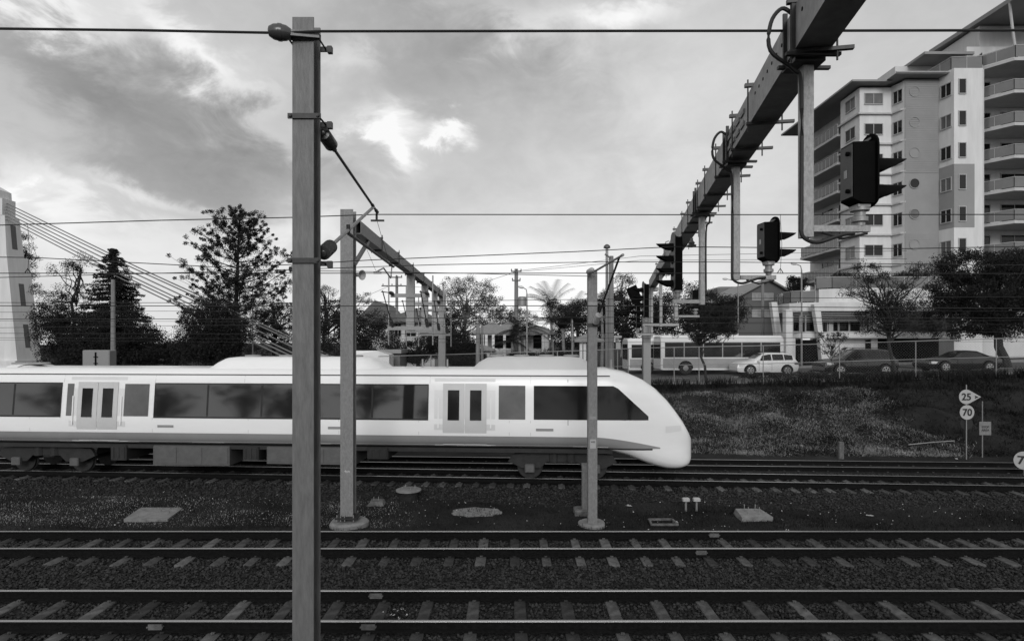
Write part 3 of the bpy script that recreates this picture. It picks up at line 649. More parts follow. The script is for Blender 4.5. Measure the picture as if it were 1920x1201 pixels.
# --- signal gantry, skewed across the tracks
GS = .18
def gx(y, side=0): return 1.97+.195+side*.195+GS*y
gan = T('signal_gantry', 'long dark steel box gantry crossing above the tracks and carrying the signals', 'signal gantry', (gx(34.5), 34.5, 0))
m = MB(); y0, y1 = 1.5, 35.0; zb, ztp = 7.72, 8.2
V = [(gx(y, s), y, z) for y in (y0, y1) for s, z in ((-1,zb),(1,zb),(1,ztp),(-1,ztp))]
m.add(V, [(3,2,1,0),(4,5,6,7),(0,1,5,4),(1,2,6,5),(2,3,7,6),(3,0,4,7)])
gb = m.build('box_beam', 'gantry_steel', gan, world=True, smooth=False)
sk = Vector((GS, 1, 0)).normalized(); nrm_ = Vector((-sk.y, sk.x, 0))
m = MB()   # row of bolt holes shown by dark bosses
for y in list(np.arange(4.6, 6.3, .22))+list(np.arange(6.9, 8.4, .22)):
    m.lathe([(.001,0),(.022,0),(.022,.006),(.001,.006)], Vector((gx(y,-1), y, 8.02)), nrm_, 8)
m.build('bolt_row', 'black_metal', gb, world=True)
for y in (8.9, 9.25, 9.6, 9.95):                       # slotted cover plates
    for zz in (7.86, 8.04):
        a = Vector((gx(y,-1), y, zz)); MB().bar(a+nrm_*.012, a+sk*.24+nrm_*.012, .02, .07).build('slot_cover', 'galv_post', gb, world=True)
for y in (6.35, 8.45, 9.6, 11.2, 12.6, 13.7, 15.6, 17, 19.3, 23, 28):      # hanging clamps around the beam
    m = MB(); q = nrm_
    c0 = Vector((gx(y), y, 0))
    for s in (-1, 1):
        m.tube([c0+q*s*.235+Vector((0,0,zb-.16)), c0+q*s*.235+Vector((0,0,ztp+.13))], .012, 6)
    m.bar(c0+q*.28+Vector((0,0,ztp+.045)), c0-q*.28+Vector((0,0,ztp+.045)), .06, .05)
    m.bar(c0+q*.26+Vector((0,0,zb-.035)), c0-q*.40+Vector((0,0,zb-.035)), .05, .04)
    m.build('beam_clamp', 'dark_steel', gb, world=True)
LX = K(1212, 34.5)
MB().box(LX-.22, LX+.22, 34.3, 34.7, -.3, 7.9).build('leg', 'galv_fine', gan, world=True, smooth=False)
MB().box(LX-.32, gx(34.5)+.3, 34.25, 34.75, 7.5, 7.715).build('headstock', 'gantry_steel', gan, world=True, smooth=False)
hz = [(6.6, 5.68, 1511), (10.4, 5.6, 1379), (14.5, 5.42, 1316), (20.7, 5.25, 1267.5), (27, 5.2, 1239), (33.6, 4.75, 1222)]
hx = {}
for (y, zlow, px) in hz:
    x = K(px, y); hx[y] = x; w = .063
    h = MB().bbox(x-w, x+w, y-w, y+w, zlow, zb-.02, .008).build('hanger_post', 'hanger', gan, world=True)
    MB().box(x-.20, x+.14, y-.16, y+.16, zb-.10, zb-.06).box(x-.1,x+.1,y-.1,y+.1,zb-.06,zb-.01).build('mounting_plate', 'dark_steel', h, world=True)
    if y < 16:   # saddle plates around the beam above each hanger
        m = MB()
        for dy in (-.22, .10): m.bar(Vector((gx(y+dy,-1)-.02,y+dy,zb-.05)), Vector((gx(y+dy,-1)-.02,y+dy,ztp+.08)), .05,.025); m.bar(Vector((gx(y+dy)-.3,y+dy,zb-.06)), Vector((gx(y+dy)+.30,y+dy,zb-.06)), .05,.035)
        m.build('saddle', 'dark_steel', h, world=True)
        x_ = x-.085 if y < 11 else x+.085
        pts = [(gx(y,-1)-.05, y-.15, 8.15), (gx(y,-1)-.16, y-.15, 8.2),(gx(y,-1)-.27, y-.13, 8.05), (gx(y,-1)-.27, y-.12, 7.75), (x_-.1, y-.09, 7.55), (x_, y-.06, 7.35), (x_, y-.06, zlow+.25)]
        if y > 11: pts = [(x_+.12,y,zb-.05),(x_+.10,y,zb-.25),(x_,y-.06,zb-.5),(x_,y-.06,zlow+.3)]
        if y < 11: pts += [(x_, y-.06, zlow+.06), (x_+.06, y-.06, zlow-.03), (x_+.2, y-.06, zlow-.06), (x_+.45, y-.06, zlow+.02), (x_+.6, y-.06, zlow+.04)]
        MB().tube(curve(pts), .022, 8).build('cable', 'black_rubber', h, world=True)
def arm(y, xa, xb, z, t=.075):
    m = MB().bbox(min(xa,xb), max(xa,xb), y-.04, y+.04, z-t/2, z+t/2, .006).box(hx[y]-.075, hx[y]+.075, y-.085, y+.085, z-.09, z+.09) if 0 else MB().bbox(min(xa,xb), max(xa,xb), y-.04, y+.04, z-t/2, z+t/2, .006)
    o = m.build('signal_arm', 'hanger', gan, world=True)
    MB().tube([(min(xa,xb)+.1, y-.05, z-.05), ((xa+xb)/2, y-.055, z-.12), (max(xa,xb)-.05, y-.05, z-.06)], .016, 6).build('cable', 'black_rubber', o, world=True)
arm(6.6, K(1521,6.6), K(1629,6.6), Z(429,6.6)); arm(10.4, K(1387,10.4), K(1454,10.4), Z(520,10.4)); arm(14.5, K(1261,14.5), K(1312,14.5), Z(565,14.5), .09)
arm(20.7, K(1271,20.7), K(1311,20.7), Z(593,20.7), .09); arm(27, K(1205,27), K(1273,27), Z(608.5,27), .12); arm(33.6, K(1192,33.6), K(1225,33.6), Z(626,33.6), .12)
# signal heads. local: mount at origin, faces +x
def signal(label, loc, flip, aspects, scale=1.0, group=None, rz=0, box=True):
    t = T('railway_signal', label, 'signal', loc, (pi if flip else 0)+rz, group); s = scale
    MB().lathe([(.05,0),(.05,.04),(.085,.05),(.085,.10),(.06,.11),(.06,.16),(.10,.17),(.10,.21),(.07,.22)], (0,0,0), (0,0,1), 16).box(-.07,.07,-.09,.09,.20,.235).build('mounting_post', 'galv_fine' , t)
    p = .30; n = aspects; z0 = .24; h = p*n+.08
    if box and n == 2:
        d = .10
        pr = [(-.145, z0+.05), (-.04, z0), (.10, z0), (.14, z0+.06), (.14, z0+h-.03), (.10, z0+h+.01), (-.145, z0+h)]
        b = MB().extr(pr, (0,-.125,0), (1,0,0), (0,0,1), (0,1,0), .25).build('housing', 'black_metal', t)
        dr = MB().bbox(-.158, -.146, -.115, .115, z0+.07, z0+h-.02, .004).build('rear_door', 'grey_box', t)
        for zz in (z0+.14, z0+h-.12): MB().lathe([(.022,0),(.026,.01),(.026,.03),(.01,.036)], (-.158,-.06,zz), (-1,0,0), 10).build('knob', 'black_metal', dr)
        MB().box(-.164,-.158,-.02,.03,z0+h*.5-.04,z0+h*.5+.05).build('label_plate', 'sign_white', dr)
    else:
        MB().bbox(-.10, .09, -.11, .11, z0-.02, z0+h, .015).build('housing', 'black_metal', t)
    # backing plate with rounded ends
    R_ = .17; pr = [(R_*cos(a), z0+h-.03+R_*sin(a)*.9) for a in np.linspace(0, pi, 10)]+[(R_*cos(a), z0+.06+R_*sin(a)*.55) for a in np.linspace(pi, 2*pi, 10)]
    MB().extr(pr, (.10,0,0), (0,1,0), (0,0,1), (1,0,0), .02).build('backing_plate', 'black_metal' if n == 2 else 'grey_box', t)
    MB().lathe([(.012,0),(.012,.03)], (.0,0,z0+h), (0,0,1), 8).bar((0,0,z0+h),(.1,0,z0+h+.07),.10,.02).build('lifting_eye', 'grey_box', t)
    for k in range(n):
        zc = z0+.12+p*k; L_ = .40; nn = 13; V = []
        for q_ in (0, 1):
            for j in range(nn):
                a = radians(-25)+radians(230)*j/(nn-1); r = .115 if q_ == 0 else .105
                ln = L_*(.30+.70*max(0.0, (sin(a)+.35)/1.35)**.75)
                V.append((.12+(ln if q_ else 0), r*cos(a), zc+r*sin(a)+(.0 if not q_ else .0)))
        V2 = [(x, y*.94, zc+(z-zc)*.94) for x,y,z in V]; m = MB().add(V+V2, [(j,j+1,nn+j+1,nn+j) for j in range(nn-1)]+[(2*nn+j,3*nn+j,3*nn+j+1,2*nn+j+1) for j in range(nn-1)]+[(nn+j,nn+j+1,3*nn+j+1,3*nn+j) for j in range(nn-1)])
        hd = m.build('hood', 'black_metal', t)
        MB().lathe([(.098,0),(.098,.015),(.06,.035),(.01,.045)], (.12,0,zc), (1,0,0), 18).build('lens', 'glass_dark', t)
    t.scale = (s, s, s); return t
signal('large two-light signal nearest the viewer, hung from the first gantry hanger', (K(1612,6.6), 6.6, Z(424,6.6)), False, 2, 1.0)
signal('smaller two-light signal on the second hanger of the gantry', (K(1441,10.4), 10.4, Z(515,10.4)), False, 2, 1.0, None, .12)
signal('tall four-light signal seen from the side below the gantry, hoods to the left', (K(1270,14.5), 14.5, Z(561,14.5)), True, 4, 1.02)
signal('distant two-light signal on the low arm behind the tall four-light signal', (K(1304,20.7), 20.7, Z(590,20.7)), False, 2, .95)
signal('four-light signal of the fifth hanger, just right of the gantry leg top', (K(1211,27), 27, Z(605,27)), True, 4, 1.18)
sC = signal('farthest four-light signal, left of the gantry leg, topped by a black panel', (K(1196,33.6), 33.6, Z(623,33.6)), True, 4, 1.15)
MB().bar((0,0,1.5),(.35,0,2.3),.5,.45,(1,0,0)).build('indicator_panel', 'black_metal', sC)
# lamp posts and maintenance ladder on top of gantry far end
lad = T('access_ladder', 'small caged ladder on top of the far end of the signal gantry', 'ladder', (gx(30)+.9, 30, 8.2))
for s in (-.2,.2): MB().tube([(s-.4,0,0),(s-.4,0,1.2),(s-.3,.0,1.45),(s-.15,0,1.5)], .03, 6).build('stile','galv_fine',lad)
for k in range(4): MB().tube([(-.6,0,.3*k+.2),(-.2,0,.3*k+.2)], .02, 6).build('rung','galv_fine',lad)
# ------------------------------------------------------------ wires
def wire(label, pts, Y, r, sag=0.0, mw='wire', extend=True, group='overhead railway wires'):
    """pts: (px,py) samples, joined as straight spans hung between them"""
    Q = []
    Ys = Y if isinstance(Y, (list, tuple)) else [Y]*len(pts)
    W_ = [P(a, b, c) for (a, b), c in zip(pts, Ys)]
    if extend:
        d = W_[0]-W_[1]; W_.insert(0, W_[0]+d.normalized()*8); d = W_[-1]-W_[-2]; W_.append(W_[-1]+d.normalized()*8)
    for i in range(len(W_)-1):
        for k in range(8 if sag else 1):
            t = k/(8 if sag else 1); q = W_[i].lerp(W_[i+1], t); q.z -= sag*4*t*(1-t); Q.append(q)
    Q.append(W_[-1])
    m = MB().tube(Q, r, 6); n = T('overhead_wire', label, 'overhead wire', Q[0], 0, group) if 0 else None
    o = m.build('overhead_wire', mw, None); return tag(o, label, 'overhead wire', group)
wire('thick feeder wire at the very top, running past the near column head', [(0,54),(260,57),(520,62),(600,59),(1000,58.5),(1500,58),(1920,57)], 6.72, .0145)
wire('suspension wire over the nearest track, reaching the near cantilever tip', [(0,422),(300,413),(548,407.5),(702,402),(1300,402.5),(1920,402)], 9.95, .009)
wire('contact wire with clamp on the steady arm, about level with the column clamp', [(0,512),(706,512),(1400,512),(1920,513)], 10.0, .008)
wire('long sagging wire rising rightward from behind the near column to the tall signal', [(0,482),(60,482.5),(400,500),(548,496),(700,487),(1080,471.5),(1262,462.5),(1500,464.5),(1700,466),(1920,462)], 12.6, .010)
wire('wire just under the long rising wire, climbing gently to the right', [(0,520),(300,512),(548,505),(820,496),(1120,491),(1350,491),(1920,497)], 13.2, .009)
wire('wire starting at the slim column top and running left', [(600,507.5),(860,512),(1103,517.5)], 15.2, .009, 0, 'wire', False)
wire('thick contact wire of the second track crossing the masts below mid height', [(0,573),(640,573.5),(1100,573),(1920,578)], 13.2, .010)
wires_thin = [
 ('upper suspension wire of the train track', [(0,567),(548,567.5),(1103,561),(1920,556)], 19.0, .010),
 ('fine wire crossing the dark trees just above the tower windows', [(0,585),(300,583),(560,583.5),(1920,583)], 19.8, .007),
 ('contact wire of the train track, doubled close above the next wire', [(0,598),(548,597.5),(1103,594.5),(1920,596)], 19.7, .012),
 ('fine wire right under the contact wire of the train track', [(0,601),(548,603),(1920,608)], 20.6, .007),
 ('suspension wire of the farthest track rising gently rightward', [(0,614),(548,608),(1103,607),(1920,600)], 22.6, .009),
 ('contact wire of the farthest track in front of the house walls', [(0,624.5),(640,626),(1920,622)], 22.8, .010),
 ('lower thin wire passing in front of the hedge and bus roofs', [(0,633),(640,635),(1920,632)], 24.0, .008),
 ('lowest thin wire, just above the train roof and below the others', [(0,637),(548,642),(1920,640)], 24.6, .007)]
for lb, p_, Y, r in wires_thin: wire(lb, p_, Y, r)
drp = [(735,402,512,9.97),(1463,402,512,9.97),(1300,402,512,9.97),(1080,402,512,9.97)]
for i, (px, a, b, Y) in enumerate([(52,422,512,9.97),(1463,402,512,9.97)]):
    lab = ['thin vertical dropper with clip beside the white tower', 'thin vertical dropper with clip between the two hooded signals'][i]
    t = T('wire_dropper', lab, 'wire dropper', P(px, b, Y), 0); MB().tube([P(px,a,Y), P(px+3,(a+b)/2,Y), P(px,b,Y)], .004, 5).build('strand','wire',t,world=True)
    MB().tube([P(px-5,b-1,Y),P(px,b-9,Y),P(px+5,b-1,Y)], .008, 5).build('clip','black_metal',t,world=True)
ins = T('line_insulator', 'small stacked insulator on the rising wire right of the tall signal', 'insulator', P(1297,455,12.6))
MB().lathe([(.03,-.1),(.09,-.09),(.1,-.05),(.05,-.03),(.07,0),(.03,.05),(.03,.1)], (0,0,0),(0,0,1),12).build('porcelain','porcelain',ins)
# ------------------------------------------------------------ buildings
def wallseg(parent, p0, p1, z0, z1, m_, name='wall', th=.3, out=None):
    """thick wall whose outer face runs p0->p1; inner side is to the left of p0->p1 (away from viewer when p0 is left of p1)"""
    a, b = Vector((*p0, 0)), Vector((*p1, 0)); d = (b-a).normalized(); n = Vector((-d.y, d.x, 0))
    q = [a, b, b+n*th, a+n*th]
    return MB().prism([(v.x, v.y) for v in q], z0, z1).build(name, m_, parent, world=True, smooth=False)
def win(parent, p0, p1, u0, u1, z0, z1, glass='glass_dark', fr='window_frame', bars=1, fw=.07, surround=None):
    a, b = Vector((*p0, 0)), Vector((*p1, 0)); d = (b-a).normalized(); n = Vector((d.y, -d.x, 0))   # outwards
    m = MB()
    def bx(m, ua, ub, za, zb_, o0, o1):
        q = [a+d*ua+n*o0, a+d*ub+n*o0, a+d*ub+n*o1, a+d*ua+n*o1]; m.prism([(v.x,v.y) for v in q], za, zb_)
    bx(m, u0-fw, u0, z0-fw, z1+fw, .002, .07); bx(m, u1, u1+fw, z0-fw, z1+fw, .002, .07); bx(m, u0, u1, z0-fw*1.2, z0, .002, .10); bx(m, u0, u1, z1, z1+fw, .002, .07)
    for k in range(bars): uu = u0+(u1-u0)*(k+1)/(bars+1); bx(m, uu-.03, uu+.03, z0, z1, .022, .055)
    o = m.build('window', fr, parent, world=True, smooth=False)
    m = MB(); bx(m, u0, u1, z0, z1, .003, .02); m.build('pane', glass, o, world=True, smooth=False); return o
def rail_glass(parent, pts, z, h=1.0, glass='glass_pale', posts=1.2):
    m = MB(); g_ = MB()
    for a, b in zip(pts[:-1], pts[1:]):
        A = Vector((*a, z)); B = Vector((*b, z)); L_ = (B-A).length
        m.bar(A+Vector((0,0,h)), B+Vector((0,0,h)), .06, .05); n = max(1, round(L_/posts))
        for k in range(n+1): q = A.lerp(B, k/n); m.box(q.x-.02,q.x+.02,q.y-.02,q.y+.02,z,z+h-.025)
        g_.bar(A+Vector((0,0,h*.52)), B+Vector((0,0,h*.52)), .012, h*.86)
    o = m.build('railing', 'window_frame', parent, world=True, smooth=False); g_.build('glass_panel', glass, o, world=True, smooth=False); return o
mat('balustrade', .13, .15, 0, .2, .4, spec=.6)
ap = T('apartment_building', 'tall white and grey apartment tower with stepped balconies and round windows', 'apartment building', (41, 57, G(41)))
P1, P2, P3, P4, P5, P6, P7 = (34,60), (34,56.7), (37.1,56.7), (37.5,55.4), (40.8,55.4), (41.1,53.9), (43.8,53.9)
ZR = 29.3; ZB = 2.3
def wc(k): return 28.2 - 2.96*k
# body behind
MB().prism([(36.2,70),(36.2,60.35),(34.35,60.3),(34.35,57.05),(37.3,57.05),(37.8,55.75),(41.0,55.75),(41.4,54.25),(43.7,54.25),(43.7,56.4),(53,56.4),(53,70)], ZB, ZR-.1).build('core', 'render_light', ap, world=True, smooth=False)
wallseg(ap, P1, (34,57.01), ZB, ZR, 'render_white'); wallseg(ap, P2, P3, ZB, ZR, 'render_white'); wallseg(ap, P3, P4, ZB, ZR+.1, 'render_light')
wallseg(ap, P4, P5, ZB, ZR+.2, 'render_grey'); wallseg(ap, P5, P6, ZB, 29.9, 'render_white'); wallseg(ap, P6, P7, ZB, 29.9, 'render_white')
wallseg(ap, (43.8,54.21), (43.8,55.8), ZB, 29.9, 'render_light', th=.2) 
wallseg(ap, (36,70), (36,60.2), ZB, ZR, 'render_light'); wallseg(ap, (44.0,56.1), (54,56.1), ZB, 33, 'render_light')
# cladding panels on the bay (upper 3 storeys and below 13 m)
for za, zb_ in ((20.6, ZR+.05), (ZB, 14.9)):
    m = MB(); z = za
    while z < zb_-.16: m.box(P4[0]+.05, P5[0]-.05, P4[1]-.035, P4[1]-.003, z, z+.15); m.box(P4[0]+.05, P5[0]-.05, P4[1]-.018, P4[1]-.002, z+.15, z+.175); z += .175
    m.build('cladding', 'render_grey', ap, world=True, smooth=False)
# grey feature band on right block
for a, b in ((P5, P6), (P6, (43.0,53.9))):
    d = Vector((b[0]-a[0], b[1]-a[1])).normalized(); n = Vector((d.y,-d.x)); q=[(a[0]+n.x*.012,a[1]+n.y*.012),(b[0]+n.x*.012,b[1]+n.y*.012),(b[0]+n.x*.002,b[1]+n.y*.002),(a[0]+n.x*.002,a[1]+n.y*.002)]
    MB().prism(q, 15.1, 21.0).build('painted_panel', 'render_grey', ap, world=True, smooth=False)
for k in range(8):
    c = wc(k)
    if c < 5: break
    win(ap, P1, P2, 1.0, 2.6, c-.55, c+.55, 'glass_dark' if k in (1,) else 'glass_pale')
    win(ap, P2, P3, .5, 2.2, c-.5, c+.5, 'glass_dark' if k % 3 else 'glass_pale')
    win(ap, P3, P4, .25, 1.15, c-.65, c+.5, 'glass_dark')
    win(ap, P5, P6, .25, 1.25, c-.65, c+.5, 'glass_dark' if k % 2 == 0 else 'glass_pale')
    win(ap, P6, P7, .45, 1.05, c-.65, c+.65, 'glass_dark', bars=0)
    # thin slab ledges wrapping the left block
    if k < 7:
        z = c-1.55; MB().prism([(33.75,60.2),(33.75,56.45),(37.0,56.45),(37.25,55.6),(37.6,55.35),(37.6,57),(34.0,57),(34,60.2)], z, z+.16).build('ledge', 'slab_white', ap, world=True, smooth=False)
for k in range(6):                                              # round windows
    c = 28.35 - 2.92*k; x = K(1715, 55.35)
    o = MB().lathe([(.44,.002),(.44,.07),(.46,.08),(.51,.08),(.51,.002)], (x, 55.40, c), (0,-1,0), 28, caps=False).build('round_window', 'render_grey', ap, world=True)
    MB().lathe([(.001,.0),(.445,.0),(.445,.03),(.001,.035)], (x, 55.40, c), (0,-1,0), 28).build('pane', ('glass_pale','glass_dark','render_grey','glass_dark','glass_pale','glass_curtain')[k], o, world=True)
MB().tube([(41.0,53.85+.9,ZB),(41.0,54.75,29.6)], .06, 8).build('downpipe', 'render_light', ap, world=True)
MB().box(43.78,43.86,53.86,53.95,ZB,29.8).build('corner_trim','render_light',ap,world=True,smooth=False)
# left balconies
for k in range(8):
    z = 26.0 - 2.93*k
    if z < 6: break
    b = MB().prism([(33.7,60.1),(36,60.1),(36,69.5),(33.7,67.8)], z-.24, z).build('balcony', 'slab_white', ap, world=True, smooth=False)
    rail_glass(b, [(33.78,60.15),(33.78,67.7),(35.9,69.3)], z, 1.05, 'balustrade', .75)
    for yy in (61.5, 65): win(ap, (36,70), (36,60.2), 70-yy-2.2, 70-yy, z+.05, z+2.2, 'glass_dark')
# right balconies
for k in range(7):
    z = wc(k)-.85
    b = MB().prism([(43.9,55.9),(43.9,54.9),(45.6,52.6),(54,52.6),(54,56.0),(43.95,56.0)], z-.28, z).build('balcony', 'slab_white', ap, world=True, smooth=False)
    rail_glass(b, [(43.95,55.0),(45.65,52.7),(53.9,52.7)], z, 1.0, 'balustrade', 1.5)
    win(ap, (44.0,56.1), (54,56.1), 1.3, 2.2, z+.1, z+2.15, 'glass_dark', bars=0)
    win(ap, (44.0,56.1), (54,56.1), 3.3, 8.5, z+.05, z+2.2, 'glass_dark', bars=3)
    if k not in (2,):
        ac = MB().bbox(44.15,44.95,54.9,55.3,z+.02,z+.95,.02).build('air_conditioner','slab_white',b,world=True)
        for zz in (.28,.70): MB().lathe([(.001,0),(.19,0),(.19,.02),(.03,.03)], (44.55,54.9,z+zz), (0,-1,0), 16).build('fan','black_metal',ac,world=True)
# roofs
def roofslab(x0,x1,y0,y1,z,t=.28,sl=0.0,cham=0):
    return MB().add([(x0,y0,z),(x1,y0,z),(x1,y1,z+sl),(x0,y1,z+sl),(x0+cham,y0+cham,z+t),(x1,y0+cham,z+t),(x1,y1,z+t+sl),(x0+cham,y1,z+t+sl)],[(3,2,1,0),(4,5,6,7),(0,1,5,4),(1,2,6,5),(2,3,7,6),(3,0,4,7)]).build('roof','roof_metal',ap,world=True,smooth=False)
roofslab(32.7,36.6,55.7,70.5,ZR+.18,.18); roofslab(36.0,41.5,54.4,58.3,ZR+.32,.16,0,.15)
MB().tube([(36.0,54.36,ZR+.46),(41.5,54.36,ZR+.46)], .07, 8).build('gutter','window_frame',ap,world=True)
MB().add([(36.6,55.2,ZR+.48),(41.3,55.2,ZR+.48),(41.3,60,ZR+1.2),(37.5,60,ZR+1.2)],[(0,1,2,3)]).build('roof_slope','roof_metal',ap,world=True,smooth=False)
MB().box(38.6,44.5,58.4,66,29.4,32.2).build('penthouse','render_light',ap,world=True,smooth=False)
MB().box(45.8,56,56.8,66,29.0,35.4).build('penthouse','render_light',ap,world=True,smooth=False)
win(ap,(45.8,56.8),(56,56.8),1.8,5.2,30.1,32.4,'glass_dark',bars=2)
roofslab(39.8,44.6,55.9,63,32.2,.25); roofslab(45.3,62,50.8,63,35.3,.4,.4)
rail_glass(ap,[(40.9,58.2),(41.2,54.4),(43.9,54.1)],29.9,1.25,'balustrade',1.3); rail_glass(ap,[(43.9,54.1),(44.1,54.9),(45.8,52.75),(54,52.7)],30.3,1.15,'balustrade',1.5)
MB().prism([(43.9,56.1),(43.9,54.9),(45.6,52.6),(54,52.6),(54,56.7),(43.9,56.7)],30.0,30.28).build('terrace','slab_white',ap,world=True,smooth=False)
MB().tube([(K(1906,52.9),52.9,30.3),(K(1898,52.9),52.9,33.2),(K(1893,52.9),52.9,35.4)], .11, 10).build('roof_prop','slab_white',ap,world=True)
# ------------------------------------------------------------ podium (low curved building)
pod_ = T('curved_terrace_building', 'low white curved building with slatted awnings and tapered columns below the tower', 'building', (30, 51, G(30)))
def crv(off=0.0):
    pts = []
    for px, Y in ((1452,60),(1453,57),(1457,54.5),(1466,52.6),(1480,51.4),(1500,50.7),(1530,50.2),(1570,49.9),(1640,49.7),(1700,49.7),(1800,49.8)):
        pts.append((K(px,Y), Y))
    out = []
    for i, p in enumerate(pts):
        a = pts[max(0,i-1)]; b = pts[min(len(pts)-1,i+1)]; d = Vector((b[0]-a[0], b[1]-a[1])).normalized(); n = Vector((-d.y, d.x))
        out.append((p[0]+n.x*off, p[1]+n.y*off))
    return out
def ribbon(name, off0, off1, z0, z1, m_, parent=pod_, sl=slice(None)):
    a, b = crv(off0)[sl], crv(off1)[sl]; n = len(a)
    V = [(*p, z0) for p in a]+[(*p, z0) for p in b]+[(*p, z1) for p in a]+[(*p, z1) for p in b]
    Fc = []
    for i in range(n-1):
        Fc += [(i,i+1,2*n+i+1,2*n+i), (n+i+1,n+i,3*n+i,3*n+i+1), (2*n+i,2*n+i+1,3*n+i+1,3*n+i), (n+i,n+i+1,i+1,i)]
    Fc += [(0,2*n,3*n,n),(n-1,2*n-1,4*n-1,3*n-1)]
    return MB().add(V, Fc).build(name, m_, parent, world=True, angle=25)
zt0 = Z(567, 50.5); ribbon('terrace_slab', 0, 3.0, Z(584,50.5), zt0, 'render_white')            # white fascia
ribbon('terrace_floor', 3.0, 9, Z(584,50.5), zt0-.02, 'render_light')
ribbon('upper_wall', 1.25, 1.55, Z(618,50.5), Z(584,50.5)-.005, 'render_light'); 
ribbon('shopfront_glass', .9, 1.0, Z(622,50.5), Z(593,50.5), 'glass_dark', sl=slice(2,9)); ribbon('shopfront_glass', .9, 1.0, Z(622,50.5), Z(596,50.5), 'glass_dark', sl=slice(9,11))
for k in range(6): ribbon('awning_slat', .05, .42, Z(587+k*3.2,50), Z(587+k*3.2,50)+.055, 'roof_metal', sl=slice(1,9))
ribbon('floor_band', -.1, 2.2, Z(634,50.5), Z(622,50.5), 'render_white')
ribbon('ground_wall', .7, 1.2, 1.9, Z(634,50.5)-.004, 'render_light', sl=slice(0,6))
ribbon('ground_wall', .7, 1.2, 1.9, Z(634,50.5)-.004, 'render_white', sl=slice(6,9))
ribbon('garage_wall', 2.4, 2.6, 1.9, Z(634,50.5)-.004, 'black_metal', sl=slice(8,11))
# upper terrace parapet, set back
MB().prism([(K(1530,54),54.4),(K(1530,52),51.5),(K(1560,51),51.0),(K(1790,51),51.0),(K(1790,54),55)], zt0-.1, Z(541,51)).build('upper_terrace', 'render_white', pod_, world=True, smooth=False)
rail_glass(pod_, [(K(1530,54),54.2),(K(1530,51.6),51.6),(K(1560,51.1),51.1),(K(1786,51.1),51.1)], Z(541,51), 1.05, 'balustrade', 2.0)
rail_glass(pod_, crv(.15)[:7], zt0, 1.05, 'balustrade', 1.6)
def fin(pxt0, pxt1, pxb0, pxb1, Y, pt, pb):
    y0, y1 = Y, Y+.55
    V = [(K(pxb0,Y),y0,Z(pb,Y)),(K(pxb1,Y),y0,Z(pb,Y)),(K(pxt1,Y),y0,Z(pt,Y)),(K(pxt0,Y),y0,Z(pt,Y))]; V += [(x,y1,z) for x,y,z in V]
    MB().add(V, [(0,1,2,3),(7,6,5,4),(0,4,5,1),(1,5,6,2),(2,6,7,3),(3,7,4,0)]).build('tapered_column', 'render_white', pod_, world=True, smooth=False)
fin(1446.5,1457,1462,1474,52.6,566,684); fin(1526,1538,1534,1543,49.4,570,622); fin(1536,1552,1541,1556,49.3,622,676)
for a_, b_, t_, bo in ((1474,1487,580,634),(1474,1492,634,680),(1634,1646,634,680)):
    MB().bbox(K(a_,50.2), K(b_,50.2), 50.2, 50.9, Z(bo,50.2), Z(t_,50.2), .04).build('column', 'render_white', pod_, world=True)
for a_, b_ in ((1486,1498),(1510,1528),(1551,1570),(1572,1590),(1592,1612),(1614,1634)):
    x0,x1 = K(a_,50.6),K(b_,50.6); w_ = MB().box(x0-.06,x0,50.45,50.6,Z(622,50.6),Z(592,50.6)).box(x1,x1+.06,50.45,50.6,Z(622,50.6),Z(592,50.6)).box(x0,x1,50.45,50.6,Z(622,50.6),Z(622,50.6)+.06).build('window_frame','window_frame',pod_,world=True,smooth=False)
    if a_ in (1551,1614): MB().box(x0+.1,x0+(x1-x0)*.55,50.52,50.58,Z(621,50.6),Z(594,50.6)).build('curtain','glass_curtain',w_,world=True,smooth=False)
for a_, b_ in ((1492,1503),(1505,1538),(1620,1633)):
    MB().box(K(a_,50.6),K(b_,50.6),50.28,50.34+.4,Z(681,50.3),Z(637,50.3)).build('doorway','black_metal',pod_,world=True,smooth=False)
mat('low_wall_rock', .18, .9, 0, .5, 3, .6)
lw = MB().box(K(1672,49),K(1760,49),48.9,49.3,G(34),Z(679,49)).build('wall','low_wall_rock',None); tag(lw,'low pale stone wall beside the pavement between the two dark cars','wall')
# ------------------------------------------------------------ bridge tower
tw = T('bridge_tower', 'white tapering concrete bridge tower at the left edge of the view', 'bridge tower', (K(10,70), 72, .3))
def frus(x0,x1,y0,y1,za,X0,X1,Y0,Y1,zb_,m_='render_white',name='shaft'):
    return MB().add([(x0,y0,za),(x1,y0,za),(x1,y1,za),(x0,y1,za),(X0,Y0,zb_),(X1,Y0,zb_),(X1,Y1,zb_),(X0,Y1,zb_)],[(3,2,1,0),(4,5,6,7),(0,1,5,4),(1,2,6,5),(2,3,7,6),(3,0,4,7)]).build(name,m_,tw,world=True,smooth=False)
Yt = 70
def kk(px, d=0): return K(px, Yt+d)
def TW(px, py, d=0.0): return (K(px, Yt), Yt+d, Z(py, Yt))
DZ = [(676,30,3.9,0.0),(478,13,3.2,.5),(402,6,2.5,.9)]       # py, px of the near right corner, depth, setback
def shaft(a, b, name='shaft', grow=0.0):
    (pa, xa, da, sa), (pb, xb, db, sb_) = a, b; g_ = grow
    frus(kk(-150)-g_, kk(xa)+g_, Yt+sa-g_, Yt+sa+da+g_, Z(pa,Yt), kk(-140)-g_, kk(xb)+g_, Yt+sb_-g_, Yt+sb_+db+g_, Z(pb,Yt)-.003, name=name)
shaft((676,32,3.6,0.0),(478,10,3.27,.2)); shaft((478,9,2.55,.25),(402,4,2.1,.35)); 
